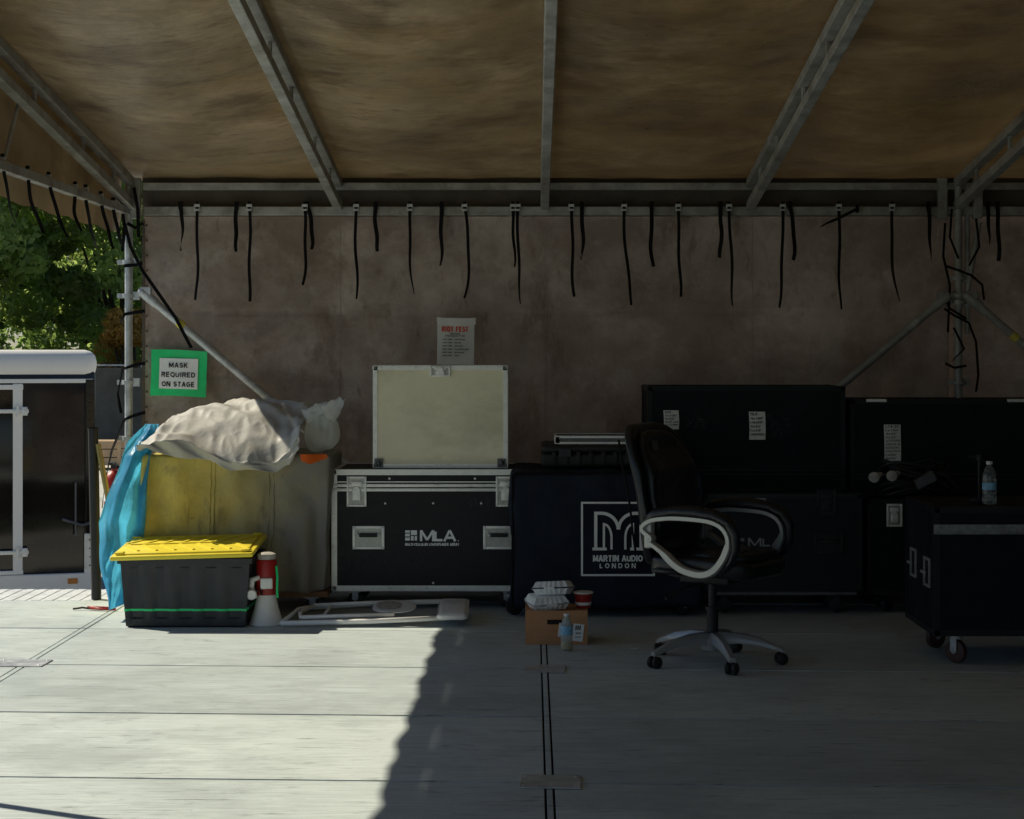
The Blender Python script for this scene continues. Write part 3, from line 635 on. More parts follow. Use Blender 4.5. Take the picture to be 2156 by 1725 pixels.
# ---------------------------------------------------------------- logo cover box
Yc=9.85; s=Yc/F; X0=wx(1075,Yc); W=1.08; zt=wz(993,Yc)
e=thing("covered_speaker_cart",(X0,Yc,0),"navy padded cover over wheeled speaker cart with white square logo","speaker cart")
def drape(p):
    if p.z<.5: p.y-=.01*math.sin(p.x*14)*(1-p.z/.5)
    if p.y<.2: p.y-=.006*math.sin(p.x*9+p.z*4)
    return p
mb=MB(); mb.softbox(0,W,0,.75,.05,zt,5,.016,4,fn=drape,b=.03,seed=3); part(mb,"padded_cover",NAVY,e,smooth=True)
mb=MB()
mb.tube([(.012,-.004,.06),(.010,-.006,zt-.03),(.03,-.003,zt-.012),(W-.03,-.003,zt-.012),(W-.01,-.006,zt-.04),(W-.012,-.004,.06)],.006,8); mb.tube([(.012,.0,zt-.02),(.012,.7,zt-.012)],.006,8)
part(mb,"piping",STRAP,e,smooth=True)
lx=lambda x:wx(x,Yc)-X0; lz=lambda y:wz(y,Yc); y=-.027
mb=MB(); x0,x1,z0,z1=lx(1223),lx(1378),lz(1212),lz(1056); t=.011
mb.bx(x0,x1,y,y+.002,z1-t,z1); mb.bx(x0,x1,y,y+.002,z0,z0+t); mb.bx(x0,x0+t,y,y+.002,z0+t,z1-t); mb.bx(x1-t,x1,y,y+.002,z0+t,z1-t)
def arc(cx,cy,rx,ry,a0,a1,n=10): return [(lx(cx+rx*math.cos(math.radians(a0+(a1-a0)*i/n))),lz(cy-ry*math.sin(math.radians(a0+(a1-a0)*i/n)))) for i in range(n+1)]
w_=.018
mb.stroke([(lx(1254),lz(1156)),(lx(1254),lz(1080))]+[(lx(1266),lz(1080))]+arc(1266,1114,35,34,88,0)[1:],w_,y)
mb.stroke([(lx(1349),lz(1156)),(lx(1349),lz(1080))]+[(lx(1337),lz(1080))]+arc(1337,1114,-35,34,88,0)[1:],w_,y-.0008)
mb.stroke([(lx(1271),lz(1156)),(lx(1271),lz(1103))]+arc(1271,1132,16,29,80,0)[0:]+[(lx(1287),lz(1156)-.0)],w_*.72,y-.0016)
mb.stroke([(lx(1332),lz(1156)),(lx(1332),lz(1103))]+arc(1332,1132,-16,29,80,0)[0:]+[(lx(1316),lz(1156))],w_*.72,y-.0016)
mb.bx(lx(1247),lx(1277),y-.002,y,lz(1158),lz(1152)); mb.bx(lx(1326),lx(1356),y-.002,y,lz(1158),lz(1152))
mb.sans("MARTIN AUDIO",lx(1248),lx(1353),lz(1181.5),lz(1168),y,wt=.24,gap=.34); mb.sans("LONDON",lx(1262),lx(1338),lz(1195.5),lz(1185),y,wt=.22,gap=.75)
part(mb,"logo",WHITEI,e)
for x in (.0,W-.12):
    for yv in(.1,.6):
        mb=MB(); caster(mb,x+.02,yv,.05,.12,.4); part(mb,"caster",[GALV,RUB],e,smooth='auto')
Yp=10.0
X0,X1=wx(1140,Yp),wx(1420,Yp); zb=zt+.012; z1=wz(937,Yp)
e=thing("hard_plastic_case",(X0,Yp,0),"ribbed black hard plastic case lying on the padded cart","case")
mb=MB(); mb.rbox(0,X1-X0,0,.5,zb,zb+(z1-zb)*.62,.02); mb.rbox(.002,X1-X0,.0,.5,zb+(z1-zb)*.62+.004,z1,.02)
for i in range(9): mb.rbox(.06+i*.07,.085+i*.07,-.008,.01,zb+.02,zb+.09,.003)
part(mb,"shell",RUB,e,smooth='auto')
for xx in (.1,.5):
    mb=MB(); mb.rbox(xx,xx+.07,-.015,.0,zb+.06,z1-.02,.004); part(mb,"latch",TOTE,e)
zz=z1+.003; X0,X1=wx(1168,Yp),wx(1330,Yp)
e,W=flightcase("flight_case",X0,X1,Yp+.03,.36,zz,zz+.046,"slim grey flight case lying on a black hard case",pm=ALUD,tm=ALU,casters=False,tw=.012,ball=.016,rivet=False)
# ---------------------------------------------------------------- black trunks
def note(par,x0,x1,z0,z1,y,lines,lab):
    mb=MB(); mb.grid(lambda u,v:Vector((x0+(x1-x0)*u+.002*math.sin(v*4),y-.004*math.sin(u*3)*v,z0+(z1-z0)*v)),4,8)
    o=part(mb,"paper_note",PAPER,par,label=lab)
    mb=MB(); n=len(lines); h=(z1-z0)/(n+1)
    for i,t in enumerate(lines):
        zz=z1-h*(i+.95); L=min(.88,.13*len(t)); mb.text(t,x0+(x1-x0)*.08,x0+(x1-x0)*(.08+L),zz,zz+h*(.62 if i else .8),y-.007,bold=.012)
    part(mb,"handwriting",BLKI,par)
Yt=10.35; X0,X1=wx(1364,Yt),wx(1780,Yt); ztk=wz(814,Yt)
e,W=flightcase("equipment_case",X0,X1,Yt,.58,.12,ztk,"tall black wheeled case with handwritten cable notes taped on",pm=BLKW,tm=BLKP,lid=.78,fm=TRIMD)
lx=lambda x:wx(x,Yt)-X0; lz=lambda y:wz(y,Yt)
note(e,lx(1397),lx(1429),lz(904),lz(864),-.006,["NL8","7x100'","4x50'","4x25 mid","2x JUMP"],"white taped cable list")
note(e,lx(1577),lx(1611),lz(926),lz(867),-.006,["NL4","4x100'","10x50'","3x25'","1x10'","10xBARRELS"],"white taped cable list")
note(e,lx(1393),lx(1416),lz(938),lz(918),-.006,["CABLES"],"grey tape label")
for cc in (1462,1640):
    mb=MB()
    for k in range(7):
        cx=lx(cc)+random.uniform(-.05,.05); cz=lz(890)+random.uniform(-.06,.05)
        mb.stroke([(cx+random.uniform(-.03,.03),cz+random.uniform(-.03,.03)) for _ in range(4)],.0012,-.001)
    part(mb,"chalk_mark",ALUD,e)
Yt=10.40; X0,X1=wx(1790,Yt),wx(2260,Yt)
e,W=flightcase("equipment_case",X0,X1,Yt,.58,.12,wz(842,Yt),"wide black wheeled case with a long handwritten note",pm=BLKW,tm=BLKP,lid=.75,fm=TRIMD)
lx=lambda x:wx(x,Yt)-X0; lz=lambda y:wz(y,Yt)
note(e,lx(1861),lx(1896),lz(982),lz(894),-.006,["L14-20","1x100'","4x50'","3x25'","2xTWOFER","4xBLUE 50","EDISON","2xQUADS","1x50'","2x25'","1x60'"],"long white taped cable list")
for xx in (1845,2142):
    mb=MB(); mb.rbox(lx(xx)-.06,lx(xx)+.06,-.012,.02,wz(842,Yt)-.014,wz(842,Yt)+.005,.004); part(mb,"latch",ALU,e)
Ym=9.95; X0,X1=wx(1480,Ym),wx(1815,Ym)
e,W=flightcase("flight_case",X0,X1,Ym,.36,.11,wz(1040,Ym),"black flight case with faint white lettering deep in shade",pm=BLKP,tm=TRIMD,lid=None,tw=.024,fm=TRIMD)
lx=lambda x:wx(x,Ym)-X0; lz=lambda y:wz(y,Ym)
mb=MB()
for (a,b,c,d) in [(1543,1551,1133,1137),(1543,1551,1139,1142),(1543,1551,1144,1147),(1553,1567,1133,1140)]: mb.bx(lx(a),lx(b),.001,.002,lz(d),lz(c))
mb.sans("MLA",lx(1575),lx(1650),lz(1151),lz(1133),.0010,wt=.2,gap=.2); part(mb,"lettering",DIMINK,e)
mb=MB(); mb.bx(lx(1580),lx(1613),.0,.002,lz(1054),lz(1048)); part(mb,"label",DIMINK,e)
mb=MB(); mb.rbox(.03,W-.03,-.004,.003,.112,.128,.002); part(mb,"scuffed_edge_strip",ALUD,e)
latch(e,lx(1740),lz(1060),.11,.15,TRIMD); handle(e,lx(1745),lz(1145),.17,.12,TRIMD)
Yn=9.98; X0,X1=wx(1826,Yn),wx(2080,Yn); zn=wz(1052,Yn)
e,W=flightcase("flight_case",X0,X1,Yn,.38,.11,zn,"worn black flight case topped with coiled cables",pm=BLKW,tm=BLKP,tw=.02,fm=TRIMD)
latch(e,wx(1883,Yn)-X0,wz(1085,Yn),.09,.13,ALU)
for k in range(3):
    mb=MB(); mb.bx(.05+k*.08,.052+k*.08,-.003,0,.15,.55); part(mb,"rib",TRIMD,e)
e=thing("cable_pile",(wx(1925,10.15),10.15,zn+.004),"tangled black cables with grey plugs piled on a case","cables")
mb=MB()
for k in range(13):
    r=random.uniform(.09,.155); cx=random.uniform(-.05,.06); cz=.02+.014*k; ph=random.uniform(0,6); tl=random.uniform(-.3,.3)
    mb.tube([(cx+r*1.25*math.cos(t+ph),r*.8*math.sin(t+ph),max(.012,cz+.02*math.sin(2*t+ph)+tl*r*.8*math.sin(t+ph)+tl*.05)) for t in [i*2*math.pi/22 for i in range(22)]],.010,6,closed=True)
for k in range(4):
    x=random.uniform(-.1,.1); mb.tube([(x,-.1,.03),(x+.05,-.14,.12+.03*k*.5),(x+.12,-.12,.16-.02*k),(x+.2,-.15,.04)],.009,6)
part(mb,"cable",RUB,e,smooth=True)
for (x,yv,ang) in ((1840,1006,.3),(1877,1003,-.2)):
    mb=MB(); p=Vector((wx(x,9.95)-wx(1925,10.15),-.20,wz(yv,9.95)-zn)); mb.tube([p+Vector((0,0,0)),p+Vector((-.004,-.02,.0)),p+Vector((-.006,-.045,0)),p+Vector((-.006,-.05,0))],[.024,.030,.030,.022],16); mb.tube([p+Vector((.05,.06,.01)),p],[.014,.024],12)
    part(mb,"plug",MESHG,e,smooth='auto')
mb=MB(); p=Vector((wx(1945,10.0)-wx(1925,10.15),-.18,wz(1012,10.0)-zn)); mb.box(p,(.12,.06,.06),rot=Matrix.Rotation(-.5,3,'Y')); part(mb,"junction_box",ALUD,e,bevel=.006)
# ---------------------------------------------------------------- right road case
Yr=8.3; X0=wx(1966,Yr); zr=wz(1068,Yr)
e,W=flightcase("road_case",X0,X0+1.2,Yr,.63,wz(1340,Yr),zr,"scuffed black road case on brown wheeled casters holding a water bottle",pm=BLKW,tm=BLKP,cr=.055,wm=REDW,tw=.03)
mb=MB(); z=wz(1115,Yr); mb.rbox(0,W,-.006,.003,z-.024,z+.024,.003)
for i in range(28): mb.sph((.03+i*.042,-.007,z+.010),.005,6); 
part(mb,"hinge_strip",M("scuffed_hinge_metal",(.24,.24,.235),.5,.4,var=.5,vs=30),e,smooth='auto')
for yv,zz in ((.14,.43),(.44,.44)):
    mb=MB(); t=.012
    for a in ((yv-.06,yv-.06+t,zz-.07,zz+.07),(yv+.06-t,yv+.06,zz-.07,zz+.07),(yv-.06+t,yv+.06-t,zz-.07,zz-.07+t),(yv-.06+t,yv+.06-t,zz+.07-t,zz+.07)): mb.bx(-.006,.002,a[0],a[1],a[2],a[3])
    mb.tube([(-.02,yv-.03,zz),(-.02,yv+.03,zz)],.008,8); part(mb,"handle",ALUH,e)
def bottle(name,loc,h,r,lab,bm,labm,liq=None,cap=WHP,lz0=.35,lz1=.62):
    e=thing(name,loc,lab,"bottle")
    prof=[(r*.75,0),(r*.95,.004),(r,.012),(r,h*.2),(r*.95,h*.24),(r,h*.28),(r,h*.62),(r*.93,h*.70),(r*.7,h*.82),(r*.42,h*.90),(r*.40,h*.95)]
    mb=MB(); mb.lathe(prof,seg=24); part(mb,"bottle_body",bm,e,smooth=True)
    mb=MB(); mb.lathe([(r*.45,h*.93),(r*.47,h*.935),(r*.47,h),(r*.3,h)],seg=18); part(mb,"cap",cap,e,smooth='auto')
    mb=MB(); mb.lathe([(r*1.015,h*lz0),(r*1.02,h*lz0+.001),(r*1.02,h*lz1),(r*1.015,h*lz1+.001)],seg=24); 
    mb.f=mb.f[:-2]; mb.mi=mb.mi[:-2]; part(mb,"label",labm,e,smooth=True)
    if liq:
        mb=MB(); mb.lathe([(r*.7,.006),(r*.9,.014),(r*.9,h*.22)],seg=20); part(mb,"juice",liq,e,smooth='auto')
    return e
bottle("water_bottle",(wx(2083,8.42),8.42,zr+.004),.205,.033,"clear plastic water bottle standing on the road case",BOT,BLUEL,lz0=.34,lz1=.50)
mb=MB(); mb.cyl((0,0,0),(0,0,.012),.045); mb.cyl((0,0,.01),(0,0,.2),.008); mb.cyl((0,0,.2),(0,0,.225),.016); mb.box((-.02,0,.215),(.06,.012,.012))
top(mb,"short_stand",RUB,"short black metal stand on top of the road case","stand",(wx(2062,8.6),8.6,zr+.004),smooth='auto')
# ---------------------------------------------------------------- office chair
th=math.radians(-33.5)
ch=thing("office_chair",(.863,8.40,0),"black leather office chair with champagne loop arms on five casters","chair",rz=th)
def inv(a): return a-th
mb=MB()
mb.lathe([(.035,.06),(.055,.065),(.058,.12),(.04,.135),(.03,.14)],seg=20)
for k in range(5):
    a=inv(math.radians(-80+72*k)); d=Vector((math.cos(a),math.sin(a),0)); n=Vector((-d.y,d.x,0))
    secs=[(.03,.118,.030,.030),(.12,.122,.027,.024),(.22,.108,.022,.018),(.31,.078,.018,.012),(.335,.068,.016,.010)]
    vs=[];fs=[]
    for (r,z,wv,hv) in secs:
        for (aa,bb) in((-1,-1),(1,-1),(1,.3),(.55,1),(-.55,1),(-1,.3)): vs.append(d*r+n*wv*aa+Vector((0,0,z+hv*bb)))
    for i in range(4):
        for q in range(6): fs.append((i*6+q,i*6+(q+1)%6,(i+1)*6+(q+1)%6,(i+1)*6+q))
    fs+=[tuple(range(6)),tuple(24+q for q in range(6))]
    mb.add(vs,fs)
part(mb,"star_base",CHBASE,ch,smooth='auto')
for k in range(5):
    a=inv(math.radians(-80+72*k)); d=Vector((math.cos(a),math.sin(a),0))*.325; b=a+.9+k
    ax=Vector((math.cos(b),math.sin(b),0)); mb=MB(); c=d+Vector((0,0,.028))
    for sg in(-1,1): mb.tube([c+ax*.006*sg,c+ax*.012*sg,c+ax*.024*sg,c+ax*.029*sg],[.024,.028,.028,.02],18)
    mb.cyl(d+Vector((0,0,.03)),d+Vector((0,0,.07)),.008); part(mb,"caster",RUB,ch,smooth='auto')
mb=MB(); mb.cyl((0,0,.13),(0,0,.27),.028); mb.cyl((0,0,.27),(0,0,.40),.020); mb.cyl((0,0,.255),(0,0,.27),.034)
part(mb,"gas_column",RUB,ch,smooth='auto')
mb=MB(); mb.rbox(-.13,.13,-.09,.09,.385,.425,.01); mb.tube([(0,-.05,.39),(-.05,-.20,.375),(-.10,-.28,.33)],[.007,.007,.010],8); mb.tube([(.0,.05,.39),(.02,.24,.38)],.007,8)
mb.tube([(-.10,0,.40),(-.22,0,.42),(-.27,0,.52)],.025,8); part(mb,"tilt_mechanism",RUB,ch,smooth='auto')
def seatf(p):
    q=p.copy()
    if q.z>0: q.z+=.010*math.cos(q.x*26)*(1-abs(q.y)/.3)+.012*(abs(q.y)>.17)
    q.z+= -.03*max(0,(q.x-.15))/.1*.4 -.02*(q.x/.25)**2*.2
    q.z+=.005*noise.noise(q*9)
    return q+Vector((.03,0,.478))
mb=MB(); mb.pillow((.275,.255,.045),.42,seatf,56,26)
def seat2(p):
    q=p.copy(); q.z+=.003*noise.noise(q*14)+.008*math.cos(q.x*30)*(q.z>0); return q+Vector((.06,0,.523))
mb.pillow((.225,.205,.028),.5,seat2,48,20)
part(mb,"seat",LEATH,ch,smooth=True)
def backf(off,front):
    def f(p):
        v=(p.z+.33)/.66; q=p.copy()
        wsc=1-.18*max(0,(v-.6)/.4)**2-.10*max(0,(.25-v)/.25)
        q.y*=wsc
        q.x*=1+.32*math.cos(v*2*math.pi*3.0)*(1 if q.x>0 else 0)
        lean=-.245-.125*v+.03*math.sin(v*math.pi)
        q.x+=lean+off+.05*(q.y/.25)**2
        q.x+=.004*noise.noise(Vector((q.x,q.y,q.z))*9)
        q.z=.80+p.z
        return q
    return f
mb=MB(); mb.pillow((.034,.280,.338),.4,backf(-.02,0),60,40); mb.pillow((.050,.225,.305),.55,backf(.025,1),56,44)
part(mb,"backrest",LEATH,ch,smooth=True)
mb=MB()
mb.tube([ (-.245-.125*v+.03*math.sin(v*math.pi)-.02+.0, -.286*(1-.18*max(0,(v-.6)/.4)**2-.10*max(0,(.25-v)/.25)) , .47+.66*v) for v in [i/20 for i in range(2,19)]],.006,6)
part(mb,"back_piping",STRAP,ch,smooth=True)
mb=MB(); mb.box((-.262,-.09,1.035),(.003,.05,.045),rot=Matrix.Rotation(-.15,3,'Y')); part(mb,"sewn_tag",ALUD,ch)
loop=[(-.210,.668),(-.16,.696),(-.06,.710),(.06,.710),(.15,.702),(.210,.674),(.236,.625),(.226,.572),(.192,.512),(.145,.470),(.09,.456),(.01,.468),(-.05,.498),(-.115,.552),(-.180,.592),(-.168,.604),(-.175,.618),(-.212,.643)]
def smoothloop(P,n=3):
    out=[];m=len(P)
    for i in range(m):
        p0,p1,p2,p3=P[i-1],P[i],P[(i+1)%m],P[(i+2)%m]
        for k in range(n):
            t=k/n; out.append(tuple(.5*((2*p1[j])+(-p0[j]+p2[j])*t+(2*p0[j]-5*p1[j]+4*p2[j]-p3[j])*t*t+(-p0[j]+3*p1[j]-3*p2[j]+p3[j])*t**3) for j in (0,1)))
    return out
for sg in(-1,1):
    yb=sg*.285
    P=smoothloop(loop)
    mb=MB()
    vs=[];fs=[];m=len(P)
    for i,(x,z) in enumerate(P):
        a=Vector(P[i-1]);b=Vector(P[(i+1)%m]); t=(b-a).normalized(); n=Vector((-t.y,t.x)); w2=.012
        if z<.6 and x>-.1: w2=.018
        for aa,bb in((-.7,-1),(.7,-1),(1,-.6),(1,.6),(.7,1),(-.7,1),(-1,.6),(-1,-.6)): vs.append(Vector((x+n.x*w2*aa,yb+bb*.024,z+n.y*w2*aa)))
    for i in range(m):
        for q in range(8): fs.append((i*8+q,i*8+(q+1)%8,((i+1)%m)*8+(q+1)%8,((i+1)%m)*8+q))
    mb.add(vs,fs)
    mb.rbox(-.215,-.175,yb-.02-sg*.02,yb+.02-sg*.02,.56,.69,.008)
    ar=part(mb,"armrest",CHSIL if sg<0 else CHDK,ch,smooth='auto')
    mb=MB(); mb.tube([(-.21,yb,.690),(-.15,yb,.724),(-.05,yb,.742),(.06,yb,.742),(.16,yb,.732),(.232,yb,.703),(.266,yb,.65),(.268,yb,.58),(.243,yb,.52),(.195,yb,.465)],[.018,.028,.030,.031,.030,.028,.025,.021,.017,.010],12)
    mb.box((-.10,yb-sg*.03,.455),(.16,.03,.02)); part(mb,"arm_pad",LEATH,ar,smooth=True)
# ---------------------------------------------------------------- cardboard box group
Yb=8.93; X0,X1=wx(1106,Yb),wx(1237,Yb); W=X1-X0; hb=wz(1286,Yb)
e=thing("cardboard_box",(X0,Yb,0),"brown cardboard carton with hand hole and white shipping label","box")
mb=MB(); t=.005; D=.26
mb.bx(0,W,0,t,0,hb); mb.bx(0,W,D-t,D,0,hb); mb.bx(0,t,t,D-t,0,hb); mb.bx(W-t,W,t,D-t,0,hb); mb.bx(t,W-t,t,D-t,0,t); mb.bx(t,W-t,t,D-t,hb-.012,hb-.008)
part(mb,"carton",CARD,e)
mb=MB(); zz=wz(1310,Yb); mb.rbox(wx(1152,Yb)-X0,wx(1186,Yb)-X0,-.002,.003,zz-.012,zz+.012,.0015); part(mb,"hand_hole",CARDIN,e)
mb=MB(); R=Matrix.Rotation(.12,3,'Y'); c=Vector((wx(1217,Yb)-X0,-.0035,wz(1332,Yb))); mb.box(c,(.055,.002,.088),rot=R); part(mb,"shipping_label",WHITEP,e)
mb=MB(); mb.box(c+Vector((-.075,0,.012)),(.05,.002,.07),rot=R); part(mb,"shipping_label",WHITEP,e)
mb=MB()
for i in range(3): mb.box(c+Vector((-.01+.01*i,-.002,.025)),(.006,.001,.022),rot=R)
mb.text("49194",c.x-.012,c.x+.014,c.z-.008,c.z+.002,c.y-.003,bold=.02); mb.box(c+Vector((0,-.002,-.022)),(.03,.001,.003)); part(mb,"label_print",BLKI,e)
def clam(loc,rz,tilt,lab):
    e=thing("takeaway_container",loc,lab,"food container",rz,group="foam takeaway containers on the carton"); e.rotation_euler=(tilt,-.06,rz)
    mb=MB()
    for k,(r,z,sg) in enumerate([(.1,.0,1),(.1,.068,-1)]):
        pr=[(.078,z),(.084,z+sg*.004),(.097,z+sg*.028),(.104,z+sg*.031)]
        mb.lathe([(p[0],p[1]) for p in (pr if sg>0 else pr[::-1])],seg=96,wob=lambda a,z:(1/max(abs(math.cos(a)),abs(math.sin(a))))**.72*(1+.03*math.cos(a*24)))
    mb.box((0,-.112,.034),(.05,.02,.008))
    part(mb,"foam_shell",FOAM,e,smooth='auto')
clam((wx(1152,9.03),9.05,hb-.002),.25,.05,"white ribbed foam takeaway container on the carton")
clam((wx(1166,9.05),9.08,hb+.062),-.2,-.12,"upper white foam takeaway container stacked askew")
e=thing("noodle_cup",(wx(1228,9.08),9.08,hb-.006),"small red printed cup with white rim on the carton","cup")
mb=MB(); mb.lathe([(.036,0),(.048,.075),(.046,.078)],seg=28); part(mb,"cup_body",REDP,e,smooth='auto')
mb=MB(); mb.lathe([(.049,.074),(.052,.076),(.052,.082),(.048,.083),(.02,.084)],seg=28); mb.lathe([(.0405,.016),(.043,.03),(.0425,.031)],seg=28); part(mb,"rim",WHP,e,smooth='auto')
bottle("juice_bottle",(wx(1193,8.76),8.76,0.002),.18,.030,"small juice bottle with blue and white label by the carton",JUICE,BLUEL,JUICEL,lz0=.42,lz1=.66)
mb=MB(); mb.box((0,0,.002),(.04,.018,.001),rot=Matrix.Rotation(.4,3,'Z')); top(mb,"paper_scrap",WHITEP,"tiny white scrap of paper on the deck","litter",(wx(1336,fy(1368)),fy(1368),.002))
# ---------------------------------------------------------------- tote
Yo=9.47; X0=-2.22; W=.70; D=.46; hh=.375
tt=thing("storage_tote",(X0,Yo,0),"charcoal plastic storage tote with yellow lid and green tape band","tote")
mb=MB()
def per(W,D,z,ins):
    tp=(.92+.08*z/hh); w2,d2=W/2*tp-ins,D/2*tp-ins; pts=[]
    N=40
    def rib(t): 
        f=(t*5)%1; return .010 if .16<f<.84 and .05<z<hh-.05 else 0
    for i in range(N): t=i/N; pts.append((-w2+2*w2*t,-d2+rib(t)))
    for i in range(N): t=i/N; pts.append((w2-rib(t),-d2+2*d2*t))
    for i in range(N): t=i/N; pts.append((w2-2*w2*t,d2-rib(t)))
    for i in range(N): t=i/N; pts.append((-w2+rib(t),d2-2*d2*t))
    return [Vector((W/2+a,D/2+b,z)) for a,b in pts]
zs=[0,.008,.045,.055,.18,hh-.055,hh-.045,hh-.03,hh-.029,hh]
ins=[.012,.0,0,0,0,0,0,0,-.014,-.014]
rings=[per(W,D,z,i) for z,i in zip(zs,ins)]; L=len(rings[0]); vs=[p for r in rings for p in r]
fs=[(i*L+k,i*L+(k+1)%L,(i+1)*L+(k+1)%L,(i+1)*L+k) for i in range(len(rings)-1) for k in range(L)]+[tuple(reversed(range(L)))]
mb.add(vs,fs); part(mb,"tub",TOTE,tt,smooth='auto')
mb=MB(); r1=per(W,D,.088,-.0015); r2=per(W,D,.100,-.0015)
mb.add(r1+r2,[(k,(k+1)%L,L+(k+1)%L,L+k) for k in range(L)]); part(mb,"green_tape_band",GREENT,tt)
mb=MB(); lw,ld=.385,.262
mb.rbox(-lw,lw,-ld,ld,-.012,.012,.008); mb.rbox(-lw+.03,lw-.03,-ld+.03,ld-.03,.008,.022,.008)
for i in range(7):
    x=-.30+i*.1
    mb.box((x,-.10,.0225),(.016,.19,.010),rot=Matrix.Rotation(.6,3,'Z')); mb.box((x,.10,.0225),(.016,.19,.010),rot=Matrix.Rotation(-.6,3,'Z'))
mb.rbox(-.33,.33,-.008,.008,.018,.029,.003)
for sx in(-1,1):
    for sy in(-1,1): mb.rbox(sx*.34-.025,sx*.34+.025,sy*.215-.02,sy*.215+.02,.016,.028,.004)
R=Matrix.Rotation(math.radians(5.5),3,'X')@Matrix.Rotation(math.radians(-1.6),3,'Y')
mb.v=[R@p+Vector((W/2-.015,D/2,hh+.035)) for p in mb.v]
part(mb,"lid",YEL,tt,smooth='auto')
# ---------------------------------------------------------------- covered box with tarps
Yk=10.03; s=Yk/F; X0=wx(301,Yk); W=wx(696,Yk)-X0; ztp=wz(958,Yk)
cv=thing("covered_cart",(X0,Yk,0),"tall dolly cart under a fitted fabric cover painted with yellow bounce and grey shade","covered cart")
def front_off(x,z):
    k=1-z/ztp
    return -.030*k*math.sin(x*9+1)-.02*k-.022*k*math.sin(x*21+z*3)+.022*math.sin(z*5+x*5)*math.exp(-((x-.90)/.25)**2)-.075*abs(noise.noise(Vector((x*5.0+z*.8,z*1.3-x,7))))-.03*abs(noise.noise(Vector((x*10-z*2,z*2.5,17))))
def cf(p):
    k=1-p.z/ztp
    if p.y<.3: p.y+=front_off(p.x,p.z)
    if p.x>W*.9: p.x-= .03*k
    return p
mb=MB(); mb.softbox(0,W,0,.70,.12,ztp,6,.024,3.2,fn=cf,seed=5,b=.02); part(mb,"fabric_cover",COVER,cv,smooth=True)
mb=MB()
for xx in (443,452,567,577):
    X=wx(xx,Yk)-X0; pts=[]
    for i in range(50):
        z=.14+(ztp-.16)*i/49; p=Vector((X,.0,z))*3.2+Vector((5,5,5)); nn=noise.noise(p)*.024+noise.noise(p*2.7)*.0096
        pts.append((X+.002*math.sin(i),-.003-nn+front_off(X,z),z))
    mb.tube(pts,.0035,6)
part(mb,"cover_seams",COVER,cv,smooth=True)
mb=MB(); mb.bx(.02,W-.02,.02,.7,.085,.118); part(mb,"wooden_dolly",WOOD,cv)
for x in(.12,W-.12):
    for y in(.1,.6):
        mb=MB(); caster(mb,x,y,.038,.085,.3); part(mb,"caster",[GALV,RUB],cv,smooth='auto')
def ridg(P): return 1-abs(noise.noise(P))*2
def soft(P): n_=noise.noise(P); return 1-math.sqrt(n_*n_+.012)*2
def interp(tab,u):
    for i in range(len(tab)-1):
        if tab[i][0]<=u<=tab[i+1][0]:
            t=(u-tab[i][0])/(tab[i+1][0]-tab[i][0]); t=t*t*(3-2*t); return tab[i][1]*(1-t)+tab[i+1][1]*t
    return tab[-1][1]
SB=[(0,938),(.18,958),(.42,972),(.62,984),(.84,992),(.93,975),(1,945)]; SP=[(0,922),(.12,878),(.28,862),(.5,850),(.72,846),(.95,852),(1,862)]
def sil(u,v):
    X=wx(300,Yk)+u*(wx(636,Yk)-wx(300,Yk)); zb_=wz(interp(SB,u),Yk-.06); pk=wz(interp(SP,u),Yk+.35)
    edge=zb_+min(.075,(pk-zb_)*.35)+.012*math.sin(u*8)
    a=X*3.1+v*1.6; b=v*2.3-X*1.1
    f1=noise.noise(Vector((a*.7,b*.8,1.7))); f2=soft(Vector((a*1.6+b,b*.6,6.1))); f3=soft(Vector((a*.7-b*.6,b*2.2+a*.6,9.4))); f5=soft(Vector((a*4-b*2,b*3+a,13.0)))
    w_=1 if v>.2 else .35+.65*v/.2
    if v<.2:
        t=v/.2; z=zb_+(edge-zb_)*t+.008*math.sin(u*19)*(1-t); Y=Yk-.12-.018*math.sin(u*11+1)-.012*math.sin(u*27+t*3)-.02*f2
    else:
        t=(v-.2)/.8; z=edge+(pk-edge)*math.sin(min(1,t*1.45)*math.pi/2)**.9-.10*max(0,t-.78); Y=Yk-.12-.018*math.sin(u*11+1)*(1-t)+.76*t-.02*f2*(1-t)
    z+=(.045*f1+.030*(f2-.55)+.024*(f3-.55)+.007*(f5-.55))*w_
    return Vector((X,Y,z))
mb=MB(); mb.grid(sil,220,190); o=top(mb,"silver_tarp",SILV,"crumpled silver tarpaulin heaped on the covered cart","tarpaulin",smooth=True)
md=o.modifiers.new("sol",'SOLIDIFY'); md.thickness=.003
Lb=[(893,306),(905,292),(930,272),(960,255),(1020,238),(1100,207),(1150,208),(1200,214),(1250,222),(1285,232)]
Rb=[(893,334),(905,336),(930,330),(960,316),(1020,310),(1100,306),(1150,300),(1200,290),(1250,275),(1270,268)]
def lerpt(T,t):
    q=t*(len(T)-1); i=min(int(q),len(T)-2); f=q-i; return tuple(T[i][j]*(1-f)+T[i+1][j]*f for j in(0,1))
def blu(u,v):
    l=lerpt(Lb,v); r=lerpt(Rb,v); x=l[1]+(r[1]-l[1])*u; y=l[0]+(r[0]-l[0])*u
    x+=(3*math.sin(v*23)+3*noise.noise(Vector((v*9,1,1))))*(1-u)
    Y=10.10-.30*v+.05*math.sin(u*9+v*4)+.05*noise.noise(Vector((u*2.5,v*5,4)))+.05*soft(Vector((u*3+v*2,v*5,8)))+.010*soft(Vector((u*6-v*4,v*11,3)))
    Y-=.12*(1-u)*v
    return Vector((wx(x,Y),Y,max(.006,wz(y,Y))))
mb=MB(); mb.grid(blu,70,150); o=top(mb,"blue_tarp",BLUE,"bright blue plastic tarpaulin hanging off the covered cart","tarpaulin",smooth=True)
